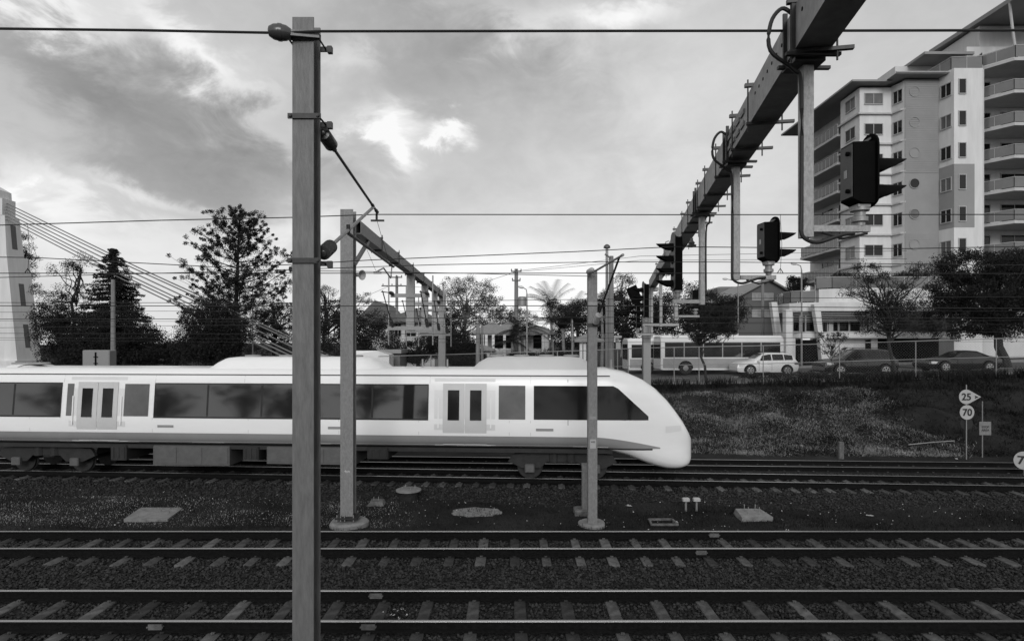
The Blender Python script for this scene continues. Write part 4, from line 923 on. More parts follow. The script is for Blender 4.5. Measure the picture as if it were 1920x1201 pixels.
shaft((402,0,1.9,.3),(370,0,1.9,.3),'cap'); shaft((370,-7,1.9,.3),(354,-8,1.9,.3),'cap'); shaft((354,-8,1.8,.35),(343,-26,1.3,.7),'cap')
MB().box(kk(-160),kk(34),Yt-.4,Yt+4.0,.2,Z(676,Yt)-.003).build('plinth','render_white',tw,world=True,smooth=False)
for (pa,pb,A,B) in ((652,607,(676,32,3.6,0.0),(478,10,3.27,.2)),(572,529,(676,32,3.6,0.0),(478,10,3.27,.2)),(464,418,(478,9,2.55,.25),(402,4,2.1,.35))):
    V=[]
    for py in (pa,pb):
        t_=(A[0]-py)/(A[0]-B[0]); xx=kk(A[1]+(B[1]-A[1])*t_); yc=Yt+A[3]+(B[3]-A[3])*t_+(A[2]+(B[2]-A[2])*t_)*.5
        for o_ in (-.2,.012):
            for yy in (yc-.38,yc+.38): V.append((xx+o_,yy,Z(py,Yt)))
    MB().add(V,[(2,3,7,6),(0,1,5,4),(0,2,6,4),(1,3,7,5),(4,5,7,6),(0,1,3,2)]).build('slit_window','grey_box',tw,world=True,smooth=False)
# main cables down to the anchorage
mat('cable_pale', .16, .5, .3, .1, 2)
cl = ['top cable of the bridge tower, highest of the descending bundle','second cable from the top of the bundle leaving the bridge tower','third cable from the top of the bundle leaving the bridge tower','fourth cable from the top, middle of the bridge cable bundle','fifth cable, second from the bottom of the bridge cable bundle','lowest cable of the bundle leaving the bridge tower']
ends = [(650,670),(622,662),(600,664),(575,664),(560,664),(545,665)]
for i in range(6):
    A = P(4-i, 377+i*5.5, 71.5); B = P(ends[i][0], ends[i][1]+10, 47)
    o = MB().tube([A, A.lerp(B,.5)+Vector((0,0,-.25)), B], .065, 8).build('bridge_cable','cable_pale' ,None); tag(o, cl[i], 'cable', 'cables of the bridge tower')
# ------------------------------------------------------------ houses
def house(t, x0, x1, y0, y1, zg, ze, zr, wm, rm, hip=True, ov=.7, ridge='x', name='roof'):
    MB().box(x0,x1,y0,y1,zg,ze).build('wall',wm,t,world=True,smooth=False)
    a, b, c, d = x0-ov, x1+ov, y0-ov, y1+ov; ym = (c+d)/2; xm = (a+b)/2; h = min((d-c)/2, (b-a)/2) if hip else 0
    if ridge == 'x': r = [(a+h, ym, zr), (b-h, ym, zr)]
    else: r = [(xm, c+h, zr), (xm, d-h, zr)]
    V = [(a,c,ze),(b,c,ze),(b,d,ze),(a,d,ze),(a,c,ze-.18),(b,c,ze-.18),(b,d,ze-.18),(a,d,ze-.18)]+r
    Fc = [(0,1,9,8),(1,2,9),(2,3,8,9),(3,0,8)] if ridge == 'x' else [(0,1,8),(1,2,9,8),(2,3,9),(3,0,8,9)]
    return MB().add(V, Fc+[(4,7,6,5),(0,4,5,1),(1,5,6,2),(2,6,7,3),(3,7,4,0)]).build(name, rm, t, world=True, smooth=False)
ha = T('house', 'two storey house with dark gabled roof and pale walls behind the portal hangers', 'house', (K(760,62), 62, G(-11)))
house(ha, K(722,60), K(815,60), 60, 68, .8, Z(602,60), Z(578,64), 'render_light', 'roof_tile', True, .8)
house(ha, K(690,60), K(735,60), 58.5, 66, .8, Z(603,60), Z(568,62), 'render_light', 'roof_tile', False, .8, 'y', 'gable_roof')
for a, b in ((741,752),(760,780),(790,812)): win(ha, (K(722,60),60),(K(815,60),60), K(a,60)-K(722,60), K(b,60)-K(722,60), Z(630,60), Z(606,60), 'glass_dark')
hb = T('house', 'two storey white house with pale hipped tile roof and open verandahs, centre', 'house', (K(930,60), 60, G(-1)))
house(hb, K(893,62), K(950,62), 62, 70, .8, Z(624,62), Z(603,66), 'render_white', 'roof_pale', True, .9)
house(hb, K(922,58), K(985,58), 58, 66, .8, Z(625,58), Z(602,62), 'render_light', 'roof_pale', True, .9)
house(hb, K(985,60), K(1030,60), 60, 67, .8, Z(624,60), Z(608,63), 'render_light', 'roof_pale', True, .8)
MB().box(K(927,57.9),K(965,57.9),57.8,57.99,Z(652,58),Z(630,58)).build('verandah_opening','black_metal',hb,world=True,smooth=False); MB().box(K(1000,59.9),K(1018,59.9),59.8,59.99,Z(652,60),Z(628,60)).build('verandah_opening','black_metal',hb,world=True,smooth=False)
for px in (905,912,925,946,1018,1024): MB().box(K(px,57.2)-.13,K(px,57.2)+.13,57.0,57.25,.8,Z(627,57.2)).build('verandah_post','render_white',hb,world=True,smooth=False)
MB().box(K(915,57),K(962,57),56.95,57.1,Z(655,57),Z(653,57)).build('verandah_rail','render_white',hb,world=True,smooth=False)
for a,b in ((897,902),(908,913)): win(hb,(K(893,62),62),(K(950,62),62),K(a,62)-K(893,62),K(b,62)-K(893,62),Z(645,62),Z(632,62))
house(hb, K(890,56), K(918,56), 56, 59, .8, Z(654,56), Z(645,58), 'render_light', 'roof_pale', True, .5)
gz = T('gazebo', 'small square gazebo with tiled pyramid roof and white posts', 'gazebo', (K(1103,50), 50, G(6)))
house(gz, K(1093,50), K(1112,50), 50, 51.5, Z(660,50), Z(637,50), Z(624,51), 'glass_dark', 'roof_pale', True, .8)
for px in (1089,1096,1103,1113): MB().box(K(px,49.8)-.12,K(px,49.8)+.12,49.6,49.85,G(6),Z(638,49.8)).build('post','render_white',gz,world=True,smooth=False)
bkb = T('brick_building', 'dark brick gabled apartment block with pale curtained windows right of the gantry', 'building', (K(1430,75), 75, 2.2))
x0,x1 = K(1378,72),K(1490,72); ze=Z(560,72); xm=K(1440,72)
MB().add([(x0,72,1.8),(x1,72,1.8),(x1,72,Z(556,72)),(xm,72,Z(526,72)),(x0,72,ze),(x0,84,1.8),(x1,84,1.8),(x1,84,Z(556,72)),(xm,84,Z(526,72)),(x0,84,ze)],[(0,1,2,3,4),(9,8,7,6,5),(0,4,9,5),(1,6,7,2)]).build('wall','brick',bkb,world=True,smooth=False)
for s,(xa,za) in ((0,(x0-.6,ze-.3)),(1,(x1+.6,Z(556,72)-.3))):
    zm=Z(526,72); MB().add([(xa,71.4,za+.02),(xm,71.4,zm+.02),(xm,84.5,zm+.02),(xa,84.5,za+.02),(xa,71.4,za+.25),(xm,71.4,zm+.25),(xm,84.5,zm+.25),(xa,84.5,za+.25)],[(0,1,2,3),(7,6,5,4),(0,4,5,1),(1,5,6,2),(2,6,7,3),(3,7,4,0)]).build('roof','roof_metal',bkb,world=True,smooth=False)
for a,b in ((1411,1427),(1433,1449)):
    for c,d in ((562,550),(593,581)): win(bkb,(x0,72),(x1,72),K(a,72)-x0,K(b,72)-x0,Z(c,72),Z(d,72),'glass_curtain')
MB().bbox(K(1335,95),K(1440,95),92,105,8,Z(540,95),.3).build('roof_behind','roof_pale',None); 
o = bpy.data.objects['roof_behind']; o.name='low_roofed_building'; tag(o,'distant pale flat roofed building behind the trees left of the brick block','building')
sh = T('timber_shed', 'dark lean-to shed with slatted wall behind the fence, left of centre', 'shed', (K(730,48), 48, G(-10)))
MB().box(K(715,48),K(750,48),48,51,G(-10),Z(662,48)).build('wall','timber',sh,world=True,smooth=False); MB().box(K(711,48),K(754,48),47.6,51.4,Z(662,48),Z(655,48)).build('roof','roof_metal',sh,world=True,smooth=False)
# ------------------------------------------------------------ vegetation
def leafquads(C, R, per, size, asp=2.2, droop=0.0, flat=.8):
    """C clump centres, R clump radii; returns V,F of leaf quads"""
    per = int(per*2.2); size = size*.78; n = len(C)*per; c = np.repeat(np.asarray(C), per, 0); r = np.repeat(np.asarray(R), per)
    d = RNG.normal(0, 1, (n, 3)); d /= np.linalg.norm(d, axis=1)[:, None]; p = c + d * (r * RNG.uniform(.05, 1, n)**.55)[:, None] * np.array([1, 1, flat])
    a = RNG.normal(0, 1, (n, 3)); a[:, 2] -= droop; a /= np.linalg.norm(a, axis=1)[:, None]; b = np.cross(a, RNG.normal(0, 1, (n, 3))); b /= np.linalg.norm(b, axis=1)[:, None]
    s = size * RNG.uniform(.5, 1.4, n)[:, None]; a = a*s; b = b*s/asp
    V = np.stack([p - a*.5, p + b*.5, p + a*.5, p - b*.5], 1).reshape(-1, 3); Fi = (np.arange(n)*4)[:, None] + np.arange(4); return V, Fi
def limb(m, a, b, r0, r1, wob=.12, k=4, n=6):
    a, b = Vector(a), Vector(b); L_ = (b-a).length; pts = [a.lerp(b, i/k)+Vector((random.uniform(-1,1),random.uniform(-1,1),random.uniform(-.5,.5)))*wob*L_*(0 if i in (0,) else .35) for i in range(k+1)]
    m.tube(pts, [r0+(r1-r0)*i/k for i in range(k+1)], n, caps=False)
def tree(name, label, base, trunk_top, Y, ells, nclump, per, leaf, cr, leafm='leaf', barkm='bark', tr=.25, group=None, asp=2.2, droop=0, depth=1.0, zb=None, nlimb=26, cat='tree', hollow=.35):
    """base (px), trunk_top (px,py); ells: (px,py,rx,ry) in photo pixels at distance Y, turned into metres"""
    bx = K(base, Y); z0 = hgt(bx, Y) if zb is None else zb
    t = T(name, label, cat, (bx, Y, z0), 0, group)
    C = []; R = []; tot = sum(e[2]*e[3] for e in ells)
    for (px, py, rx, ry) in ells:
        c = P(px, py, Y); a, b = rx*Y/F, ry*Y/F; n = max(3, int(nclump*rx*ry/tot))
        d = RNG.normal(0,1,(n,3)); d /= np.linalg.norm(d,axis=1)[:,None]; q = d*(RNG.uniform(hollow,1,n)**.6)[:,None]*np.array([a, a*depth, b])
        C.append(q+np.array(c)); R += list(RNG.uniform(.6,1.25,n)*cr)
    C = np.concatenate(C); C[:,2] = np.maximum(C[:,2], z0+.3)
    m = MB(); top = P(trunk_top[0], trunk_top[1], Y); limb(m, (bx,Y,z0-.3), top, tr, tr*.45, .08, 6, 8)
    for i in RNG.choice(len(C), min(nlimb,len(C)), replace=False):
        f = random.uniform(.45,1); s = Vector((bx,Y,z0)).lerp(top, f); limb(m, s, C[i], tr*.4*(1.2-f*.5), .015, .25, 4, 5)
    m.build('trunk', barkm, t, world=True)
    V, Fi = leafquads(C, R, per, leaf, asp, droop); V = V - np.array(t.location); npmesh('crown', V, Fi, leafm, t); return t
# left side
def conifer(label, px, pytop, pybase, Y, half, n=42, group=None, leafm='leaf', upturn=0.0, leaf=.22, per=26):
    x = K(px,Y); z1 = Z(pytop,Y); z0 = hgt(x,Y); t = T('conifer_tree', label, 'conifer tree', (x,Y,z0), 0, group); m = MB(); m.tube([(x,Y,z0-.3),(x,Y,z1)],[.28,.03],8); C=[];R=[]
    W = half*Y/F; H = z1-z0
    for i in range(n):
        f = (i+.5)/n; z = z0+H*(.12+.88*f); L_ = W*(1-f)**.85*random.uniform(.7,1.1)+.15
        for j in range(9):
            a = random.uniform(0,2*pi); e = Vector((x+L_*cos(a), Y+L_*sin(a), z+L_*upturn-.1*L_)); m.tube([(x,Y,z),e],[.04,.01],4,caps=False)
            for s in np.linspace(.25,1,max(2,int(L_*2.2))): q = Vector((x,Y,z)).lerp(e,s); C.append(q); R.append(.28+.12*(1-f))
    m.build('trunk','bark',t,world=True); V,Fi = leafquads(np.array(C),R,per,leaf,2.6,.3,.5); npmesh('crown',V-np.array(t.location),Fi,leafm,t)
conifer('dense dark conical tree with a pointed top, between the tower and the wooden pole', 212, 466, 690, 60, 96, 46, per=22)
# hoop pine with tufted branch ends
hp = T('hoop_pine', 'tall tufted pine with open irregular crown, left of the near column', 'pine tree', (K(448,58),58,hgt(K(448,58),58)))
m = MB(); xq = K(448,58); z1 = Z(408,58); m.tube([(xq,58,.5),(xq-.3,58,8),(xq+.05,58,z1)],[.35,.22,.05],8); C=[];R=[]
ang=0
for i in range(74):
    f = i/73; z = Z(640,58)+(z1-Z(640,58))*f; ang += 2.4; prof = interp(f,[0,.35,.55,.75,.9,1],[5.4,5.2,4.6,3.3,2.2,.6]); L_ = prof*random.uniform(.65,1.12)
    s = Vector((xq,58,z-.4)); e = Vector((xq+L_*cos(ang),58+L_*sin(ang),z+random.uniform(.2,.9)+.25*L_)); mid = s.lerp(e,.55)-Vector((0,0,.12*L_)); m.tube([s,mid,e],[.07,.045,.02],5,caps=False)
    for k in range(9):
        q = mid.lerp(e, random.uniform(0,1)) if k<4 else e+Vector((random.gauss(0,.45),random.gauss(0,.45),random.gauss(.1,.35)))
        m.tube([mid.lerp(e,.5),q],[.02,.01],4,caps=False); C.append(q); R.append(random.uniform(.17,.30))
    if f<.92:
        for k in range(8 if f < .5 else 4): C.append(s.lerp(e,random.uniform(.1,.9))+Vector((random.gauss(0,.5),random.gauss(0,.5),random.gauss(0,.4)))); R.append(.5)
m.build('trunk','bark',hp,world=True); V,Fi=leafquads(np.array(C),R,46,.17,2.4,0,.9); npmesh('crown',V-np.array(hp.location),Fi,'leaf',hp)
GL='trees behind the railway on the left'
tree('gum_tree','sparse pale leafed gum tree rising behind the bridge tower', 40,(45,470),80,[(45,455,16,22),(58,490,18,16),(50,530,20,25)],60,45,.20,.7,group=GL,nlimb=20)
tree('gum_tree','thin crowned gum tree between the tower and the conical tree', 130,(150,500),66,[(150,490,28,16),(120,505,30,16),(95,560,36,30),(140,560,40,28)],120,34,.18,.62,group=GL,tr=.22)
tree('dark_tree','broad dark tree at the foot of the bridge tower', 110,(110,600),62,[(98,600,30,34),(130,625,55,45),(110,660,35,30)],230,60,.22,.8,group=GL)
tree('dark_tree','dark bushy tree under the wooden pole', 235,(235,620),57,[(230,620,60,45),(270,650,55,35),(190,655,60,30)],210,60,.22,.8,group=GL)
tree('dark_tree','low dark tree filling the gap left of the tufted pine', 330,(335,640),60,[(325,660,60,25),(380,650,50,32),(352,610,18,18)],150,55,.2,.7,group=GL)
tree('dark_tree','dense dark tree below the tufted pine', 405,(405,600),49,[(398,602,52,48),(415,630,50,45),(385,655,60,30)],300,58,.2,.75,group=GL)
tree('gum_tree','loose grey tree between the pine and the near column', 510,(515,590),64,[(515,590,42,28),(500,640,50,38),(560,640,50,36)],190,48,.2,.75,group=GL,leafm='leaf_haze_pale')
tree('dark_tree','dark tree just right of the near column behind the portal column', 640,(645,590),50,[(620,600,45,40),(675,610,55,38),(640,650,75,28),(710,640,40,30)],300,55,.17,.62,group=GL,droop=.5)
tree('bare_crowned_tree','light twiggy tree top poking above the dark trees beside the portal column', 610,(612,560),75,[(612,550,22,16),(680,560,20,14),(650,565,24,12)],50,40,.18,.6,leafm='leaf_haze_pale')
# centre
tree('gum_tree','tall airy gum tree with pale trunks against the bright horizon', 868,(875,560),92,[(845,540,28,20),(890,535,42,18),(920,560,26,20),(880,565,50,22),(835,580,22,22),(915,590,34,20),(865,600,30,18)],240,40,.24,.95,leafm='leaf_haze_pale',barkm='bark_pale',tr=.3,nlimb=60)
tree('gum_tree','loose gum tree behind the hipped roof left of the telegraph pole', 960,(955,585),88,[(950,590,34,22),(985,600,26,18),(900,615,40,14)],110,38,.24,.85,leafm='leaf_haze_pale',barkm='bark_pale')
tree('round_tree','dark dense round tree in front of the white house, left of its roof', 862,(862,660),50,[(860,650,32,30),(870,668,34,22)],170,80,.15,.55)
tree('round_tree','dark dense bush between the portal hangers and its far leg', 785,(785,650),52,[(780,655,38,28),(820,640,22,30),(745,668,25,18)],170,70,.16,.55)
tree('dark_tree','mid dark tree left of the far portal leg behind the round trees', 845,(850,610),66,[(850,608,26,26),(835,640,22,30)],80,55,.2,.7)
tree('leafy_tree','large dark leafy tree behind the slim column', 1085,(1085,590),70,[(1060,590,42,26),(1100,585,40,26),(1085,630,65,28),(1130,600,30,30)],260,55,.22,.85)
tree('leafy_tree','dark tree mass left of the gantry leg behind the two poles', 1175,(1175,570),66,[(1160,570,32,26),(1190,600,46,40),(1150,620,40,30),(1225,590,30,42)],280,55,.2,.8)
tree('gum_tree','small haze-paled airy tree showing between the poles and the gantry signals', 1165,(1165,530),95,[(1168,528,20,15),(1150,552,26,12)],40,40,.24,.9,leafm='leaf_haze_pale',barkm='bark_pale')
tree('leafy_tree','dark tree behind the tall signal and its hangers', 1290,(1290,560),64,[(1280,560,38,36),(1330,570,46,26),(1370,580,36,28),(1300,610,60,28),(1240,600,30,30)],330,52,.2,.8)
tree('jacaranda','feathery jacaranda leaning over the fence in front of the buses', 1332,(1300,600),36.8,[(1295,600,38,18),(1340,590,46,20),(1318,622,54,20),(1360,615,34,16)],190,46,.13,.34,droop=.3,tr=.10,asp=3.5,nlimb=50)
tree('round_tree','clipped dark bush on the roadside near the far portal leg', 905,(905,675),50,[(905,676,14,12),(885,682,12,9)],60,60,.12,.35,cat='bush',tr=.08)
tree('hedge','low dark hedge behind the fence below the palms', 1010,(1010,662),52,[(980,668,40,7),(1040,664,42,7),(1075,668,40,8)],120,55,.14,.4,cat='hedge',tr=.08)
def palm(label, px, py, Y, H=None, R=2.6, n=16):
    x = K(px,Y); z = Z(py,Y); z0 = hgt(x,Y); t = T('palm_tree', label, 'palm tree', (x,Y,z0)); m = MB(); m.tube([(x,Y,z0-.3),(x+.1,Y,(z0+z)/2),(x,Y,z)],[.2,.15,.12],8); m.build('trunk','bark_pale',t,world=True); f_=MB(); V=[];Fi=[]
    for i in range(n):
        a = i*2.4; up = random.uniform(-.2,1.3); p = Vector((x,Y,z)); d = Vector((cos(a)*cos(up),sin(a)*cos(up),sin(up))); st = R/9; pts=[p.copy()]
        for k in range(9): p = p+d*st; d = (d+Vector((0,0,-.13))).normalized(); pts.append(p.copy())
        for k in range(1,10):
            t_ = (pts[k]-pts[k-1]).normalized(); s = t_.cross(Vector((0,0,1))).normalized(); ll = R*.28*(1-abs(k/10-.45))
            for q in (-1,1):
                for j in range(4):
                    o = pts[k-1].lerp(pts[k],j/4); e = o+s*q*ll+t_*ll*.5-Vector((0,0,ll*.5)); w = t_*.022; b=len(V); V += [tuple(o-w),tuple(o+w),tuple(e)]; Fi.append((b,b+1,b+2))
    o = MB(); o.add(V,Fi); o.build('fronds','leaf',t,world=True,smooth=False)
palm('tall palm with drooping fronds right of the telegraph pole', 1033, 575, 60, R=3.2); palm('palm in front of the dark trees left of the slim column', 1072, 596, 56, R=3.2); palm('lower palm beside the telegraph pole', 978, 620, 54, R=2.8)
palm('palm against the verandah of the white house', 960, 640, 53, R=2.0, n=12); palm('small palm left of the slim column, under the big tree', 1055, 615, 52, R=2.6); palm('palm tree rising behind the poles left of the gantry signals', 1128, 575, 62, R=2.4)
# Right
tree('jacaranda','feathery thin trunked tree in front of the white curved building', 1682,(1655,560),35.6,[(1625,510,34,22),(1655,540,46,30),(1690,560,46,28),(1735,505,34,16),(1665,590,60,28),(1640,612,44,16),(1715,610,30,20),(1600,545,22,14)],300,40,.12,.34,droop=.3,tr=.12,asp=3.5,nlimb=90)
tree('sapling','thin sapling with few leaves growing at the fence', 1558,(1560,640),35,[(1545,632,20,10),(1575,630,16,12),(1560,655,24,12)],36,22,.11,.22,tr=.03,asp=2.6,nlimb=30)
tree('big_fig_tree','huge dark spreading tree at the right edge overhanging the road', 1890,(1850,560),42,[(1830,500,75,32),(1900,505,60,36),(1960,500,60,40),(1790,540,50,32),(1850,560,100,45),(1930,570,60,50),(1800,600,70,35),(1860,610,60,26),(1780,490,30,14)],820,62,.16,.55,tr=.34,nlimb=60,droop=.3)
tree('dark_shrub','dark leafy shrubs along the fence foot right of the sapling', 1600,(1600,700),35.4,[(1520,705,30,10),(1590,706,40,9),(1465,712,22,8),(1410,713,26,6)],110,34,.1,.25,cat='shrub',tr=.03)
tree('dark_shrub','dark shrub behind the fence below the big right tree', 1700,(1700,705),35.2,[(1650,706,30,8),(1730,704,50,8),(1840,700,50,9)],110,34,.1,.25,cat='shrub',tr=.03)
tree('roof_plant','round dark shrub and palms on the left terrace of the curved building', 1500,(1497,535),53,[(1498,536,14,10),(1505,528,10,8)],30,60,.14,.35,cat='plant',tr=.05,zb=8.0)
tree('roof_plant','bushy planting along the upper terrace in front of the tower', 1700,(1700,515),52,[(1690,520,22,9),(1725,518,18,9),(1580,517,16,7)],60,50,.14,.4,cat='plant',tr=.05,zb=9)
tree('street_tree','dark tree behind the brick block beside the white terrace', 1492,(1492,540),66,[(1490,535,13,16)],30,50,.2,.6)
# ------------------------------------------------------------ poles and lamps
def pole(name, label, px, pyt, Y, r, mt, cat, arms=()):
    x = K(px,Y); z0 = hgt(x,Y) if Y < 60 else G(x); t = T(name, label, cat, (x,Y,z0)); MB().tube([(x,Y,z0-.2),(x,Y,Z(pyt,Y))],[r*1.15,r*.85],10).build('pole',mt,t,world=True); return t, x
def xarm(t, x, Y, z, l, n=4):
    a = MB().box(x-l,x+l,Y-.2,Y-.1,z-.06,z+.06).build('crossarm','timber',t,world=True,smooth=False)
    for k in range(n):
        q = x-l*.9+2*l*.9*k/(n-1); MB().lathe([(.02,0),(.06,.05),(.04,.09),(.06,.12),(.02,.2)],(q,Y-.15,z+.05),(0,0,1),8).build('insulator','porcelain',a,world=True)
t,x = pole('wooden_pole','cut off grey timber pole in front of the conical tree',212,524,45,.16,'pole_wood','pole')
t,x = pole('telegraph_pole','timber telegraph pole with wide crossarm behind the portal beam',744,517,62,.17,'pole_wood','telegraph pole'); xarm(t,x,62,Z(536,62),1.6); xarm(t,x,62,Z(520,62),.6,3)
t,x = pole('telegraph_pole','tall telegraph pole with transformer left of the street lamp, centre',968,504,55,.2,'pole_wood','telegraph pole'); xarm(t,x,55,Z(509,55),.5,3); xarm(t,x,55,Z(526,55),.4,2)
tf = MB().lathe([(.1,0),(.42,.03),(.42,.82),(.3,.9),(.05,.92)],(K(979,54.6),54.4,Z(574,54.5)),(0,0,1),16).build('transformer','galv_fine',t,world=True)
MB().box(K(970,54.6),K(975,54.6),54.5,54.75,Z(638,54.6),Z(628,54.6)).build('meter_box','sign_white',t,world=True,smooth=False)
def lamp(label, px, pyt, Y, dx, r=.07, py2=None):
    t, x = pole('street_lamp', label, px, pyt+10, Y, r, 'galv_fine', 'street lamp'); z = Z(pyt+10, Y)
    MB().tube([(x,Y,z),(x+dx*.15,Y,z+.35),(x+dx*.8,Y,z+.5)],.04,8).build('bracket','galv_fine',t,world=True); MB().lathe([(.03,0),(.1,.05),(.13,.25),(.1,.45),(.02,.5)],(x+dx*.7,Y,z+.5),(dx,0,.1),10).build('lamp_head','lamp_glass',t,world=True)
lamp('street lamp with small head between telegraph pole and palms',988,540,50,-.4); lamp('street lamp standing in front of the white curved building',1503,496,49,-.6); lamp('street lamp with arm to the left in front of the brick block',1384,522,60,-1.6); lamp('thin street lamp showing through the tufted pine',474,552,58,.5)
t,x = pole('light_mast','tall thin mast with a dome lamp, left of the thick pole',1138,462,44,.12,'galv_fine','light mast'); MB().lathe([(.1,0),(.26,.05),(.24,.2),(.1,.32),(.02,.34)],(x,44,Z(466,44)),(0,0,1),14).build('dome_lamp','grey_box',t,world=True)
MB().tube([(x,43.8,Z(575,44)),(x+.4,43.8,Z(568,44)),(x+1.0,43.8,Z(566,44))],.05,8).build('lamp_arm','galv_fine',t,world=True)
t,x = pole('telegraph_pole','thick pale pole right beside the dome lamp mast',1146,480,43,.2,'pole_wood','telegraph pole'); MB().bar((x-.1,42.8,Z(484,43)),(x-.5,42.8,Z(477,43)),.1,.1).build('bracket','timber',t,world=True)
t,x = pole('telegraph_pole','slender dark telegraph pole in front of the brick block',1430,516,58,.16,'pole_wood','telegraph pole'); xarm(t,x,58,Z(522,58),.9)
t,x = pole('timber_post','short pale post in front of the white house, left of its verandah',896,605,44,.16,'pole_wood','post'); t,x = pole('timber_post','thinner grey post just right of the short pale post',904,610,47,.11,'pole_wood','post')
t,x = pole('flag_pole','thin pale pole in front of the dark trees left of the gazebo',1073,600,50,.06,'galv_fine','pole'); t,x = pole('sign_post','thin pole with a tiny pale flag right of the palm',1037,636,50,.04,'galv_fine','pole')
bs = T('street_sign','small white street sign and notice on a thin post left of the buses','sign',(K(1158,42),42,G(7.6))); MB().tube([(K(1158,42),42,G(7.6)),(K(1158,42),42,Z(629,42))],.04,8).build('post','galv_fine',bs,world=True)
MB().box(K(1151,42),K(1165,42),41.9,41.94,Z(633,42),Z(629,42)).build('blade','sign_white',bs,world=True,smooth=False); MB().box(K(1154.5,42),K(1163,42),41.88,41.92,Z(655,42),Z(642,42)).build('notice','sign_white',bs,world=True,smooth=False)
for i,(lb,p_) in enumerate([('faint power line rising right from the centre telegraph pole',[(968,508,55),(1200,480,50),(1700,470,48)]),('second faint power line from the centre telegraph pole',[(966,510,55),(1200,488,50),(1700,485,48)]),('faint power line between the two telegraph poles',[(744,534,62),(860,545,58),(968,509,55)]),('faint power line left of the crossarm telegraph pole',[(730,536,62),(640,575,64),(400,560,66)])]):
    o = MB().tube([P(*q) for q in p_],.018,5).build('power_line','wire',None); tag(o,lb,'power line','street power lines')
# ------------------------------------------------------------ fence
fn = T('wire_fence','long chain link fence with pipe rails along the top of the bank','fence',(20,34.5,2))
FS = [(-9,39),(-3,37.6),(2,36.7),(7.9,35.8),(15.7,34.8),(28.4,34),(40,33.6)]
FT = {}; 
def fz(x): return interp(x,[-9,5,7.9,15.7,28.4,40],[1.2,1.65,1.80,1.97,2.37,2.6])
def fy(x): return interp(x,[a for a,b in FS],[b for a,b in FS])
FH = 2.3; X = np.arange(-9, 40, .5)
pxs = []
for px in (735,808,940,1045,1178,1264,1310.7,1431,1574,1717,1868):
    x = K(px,36); 
    for _ in range(5): x = K(px, fy(x))
    pxs.append(x)
x_ = pxs[-1]
while x_ < 37: x_ += 4.4; pxs.append(x_)
for x in pxs: MB().tube([(x,fy(x),hgt(x,fy(x))-.2),(x,fy(x),fz(x)+FH)],.03,6).build('post','galv_fine',fn,world=True)
for h,r in ((FH,.03),(FH*.53,.022),(.06,.022)): MB().tube([(x,fy(x),fz(x)+h) for x in X],r,6).build('rail','galv_fine',fn,world=True)
m = MB()
x = -9.0
while x < 38:
    for s in (-1,1):
        x2 = x+s*FH
        if -9 <= x2 <= 39: m.tube([(x,fy(x)+.02*s,fz(x)+.06),(x2,fy(x2)+.02*s,fz(x2)+FH)],.0022,3,caps=False)
    x += .17
m.build('chain_link','galv_post',fn,world=True)
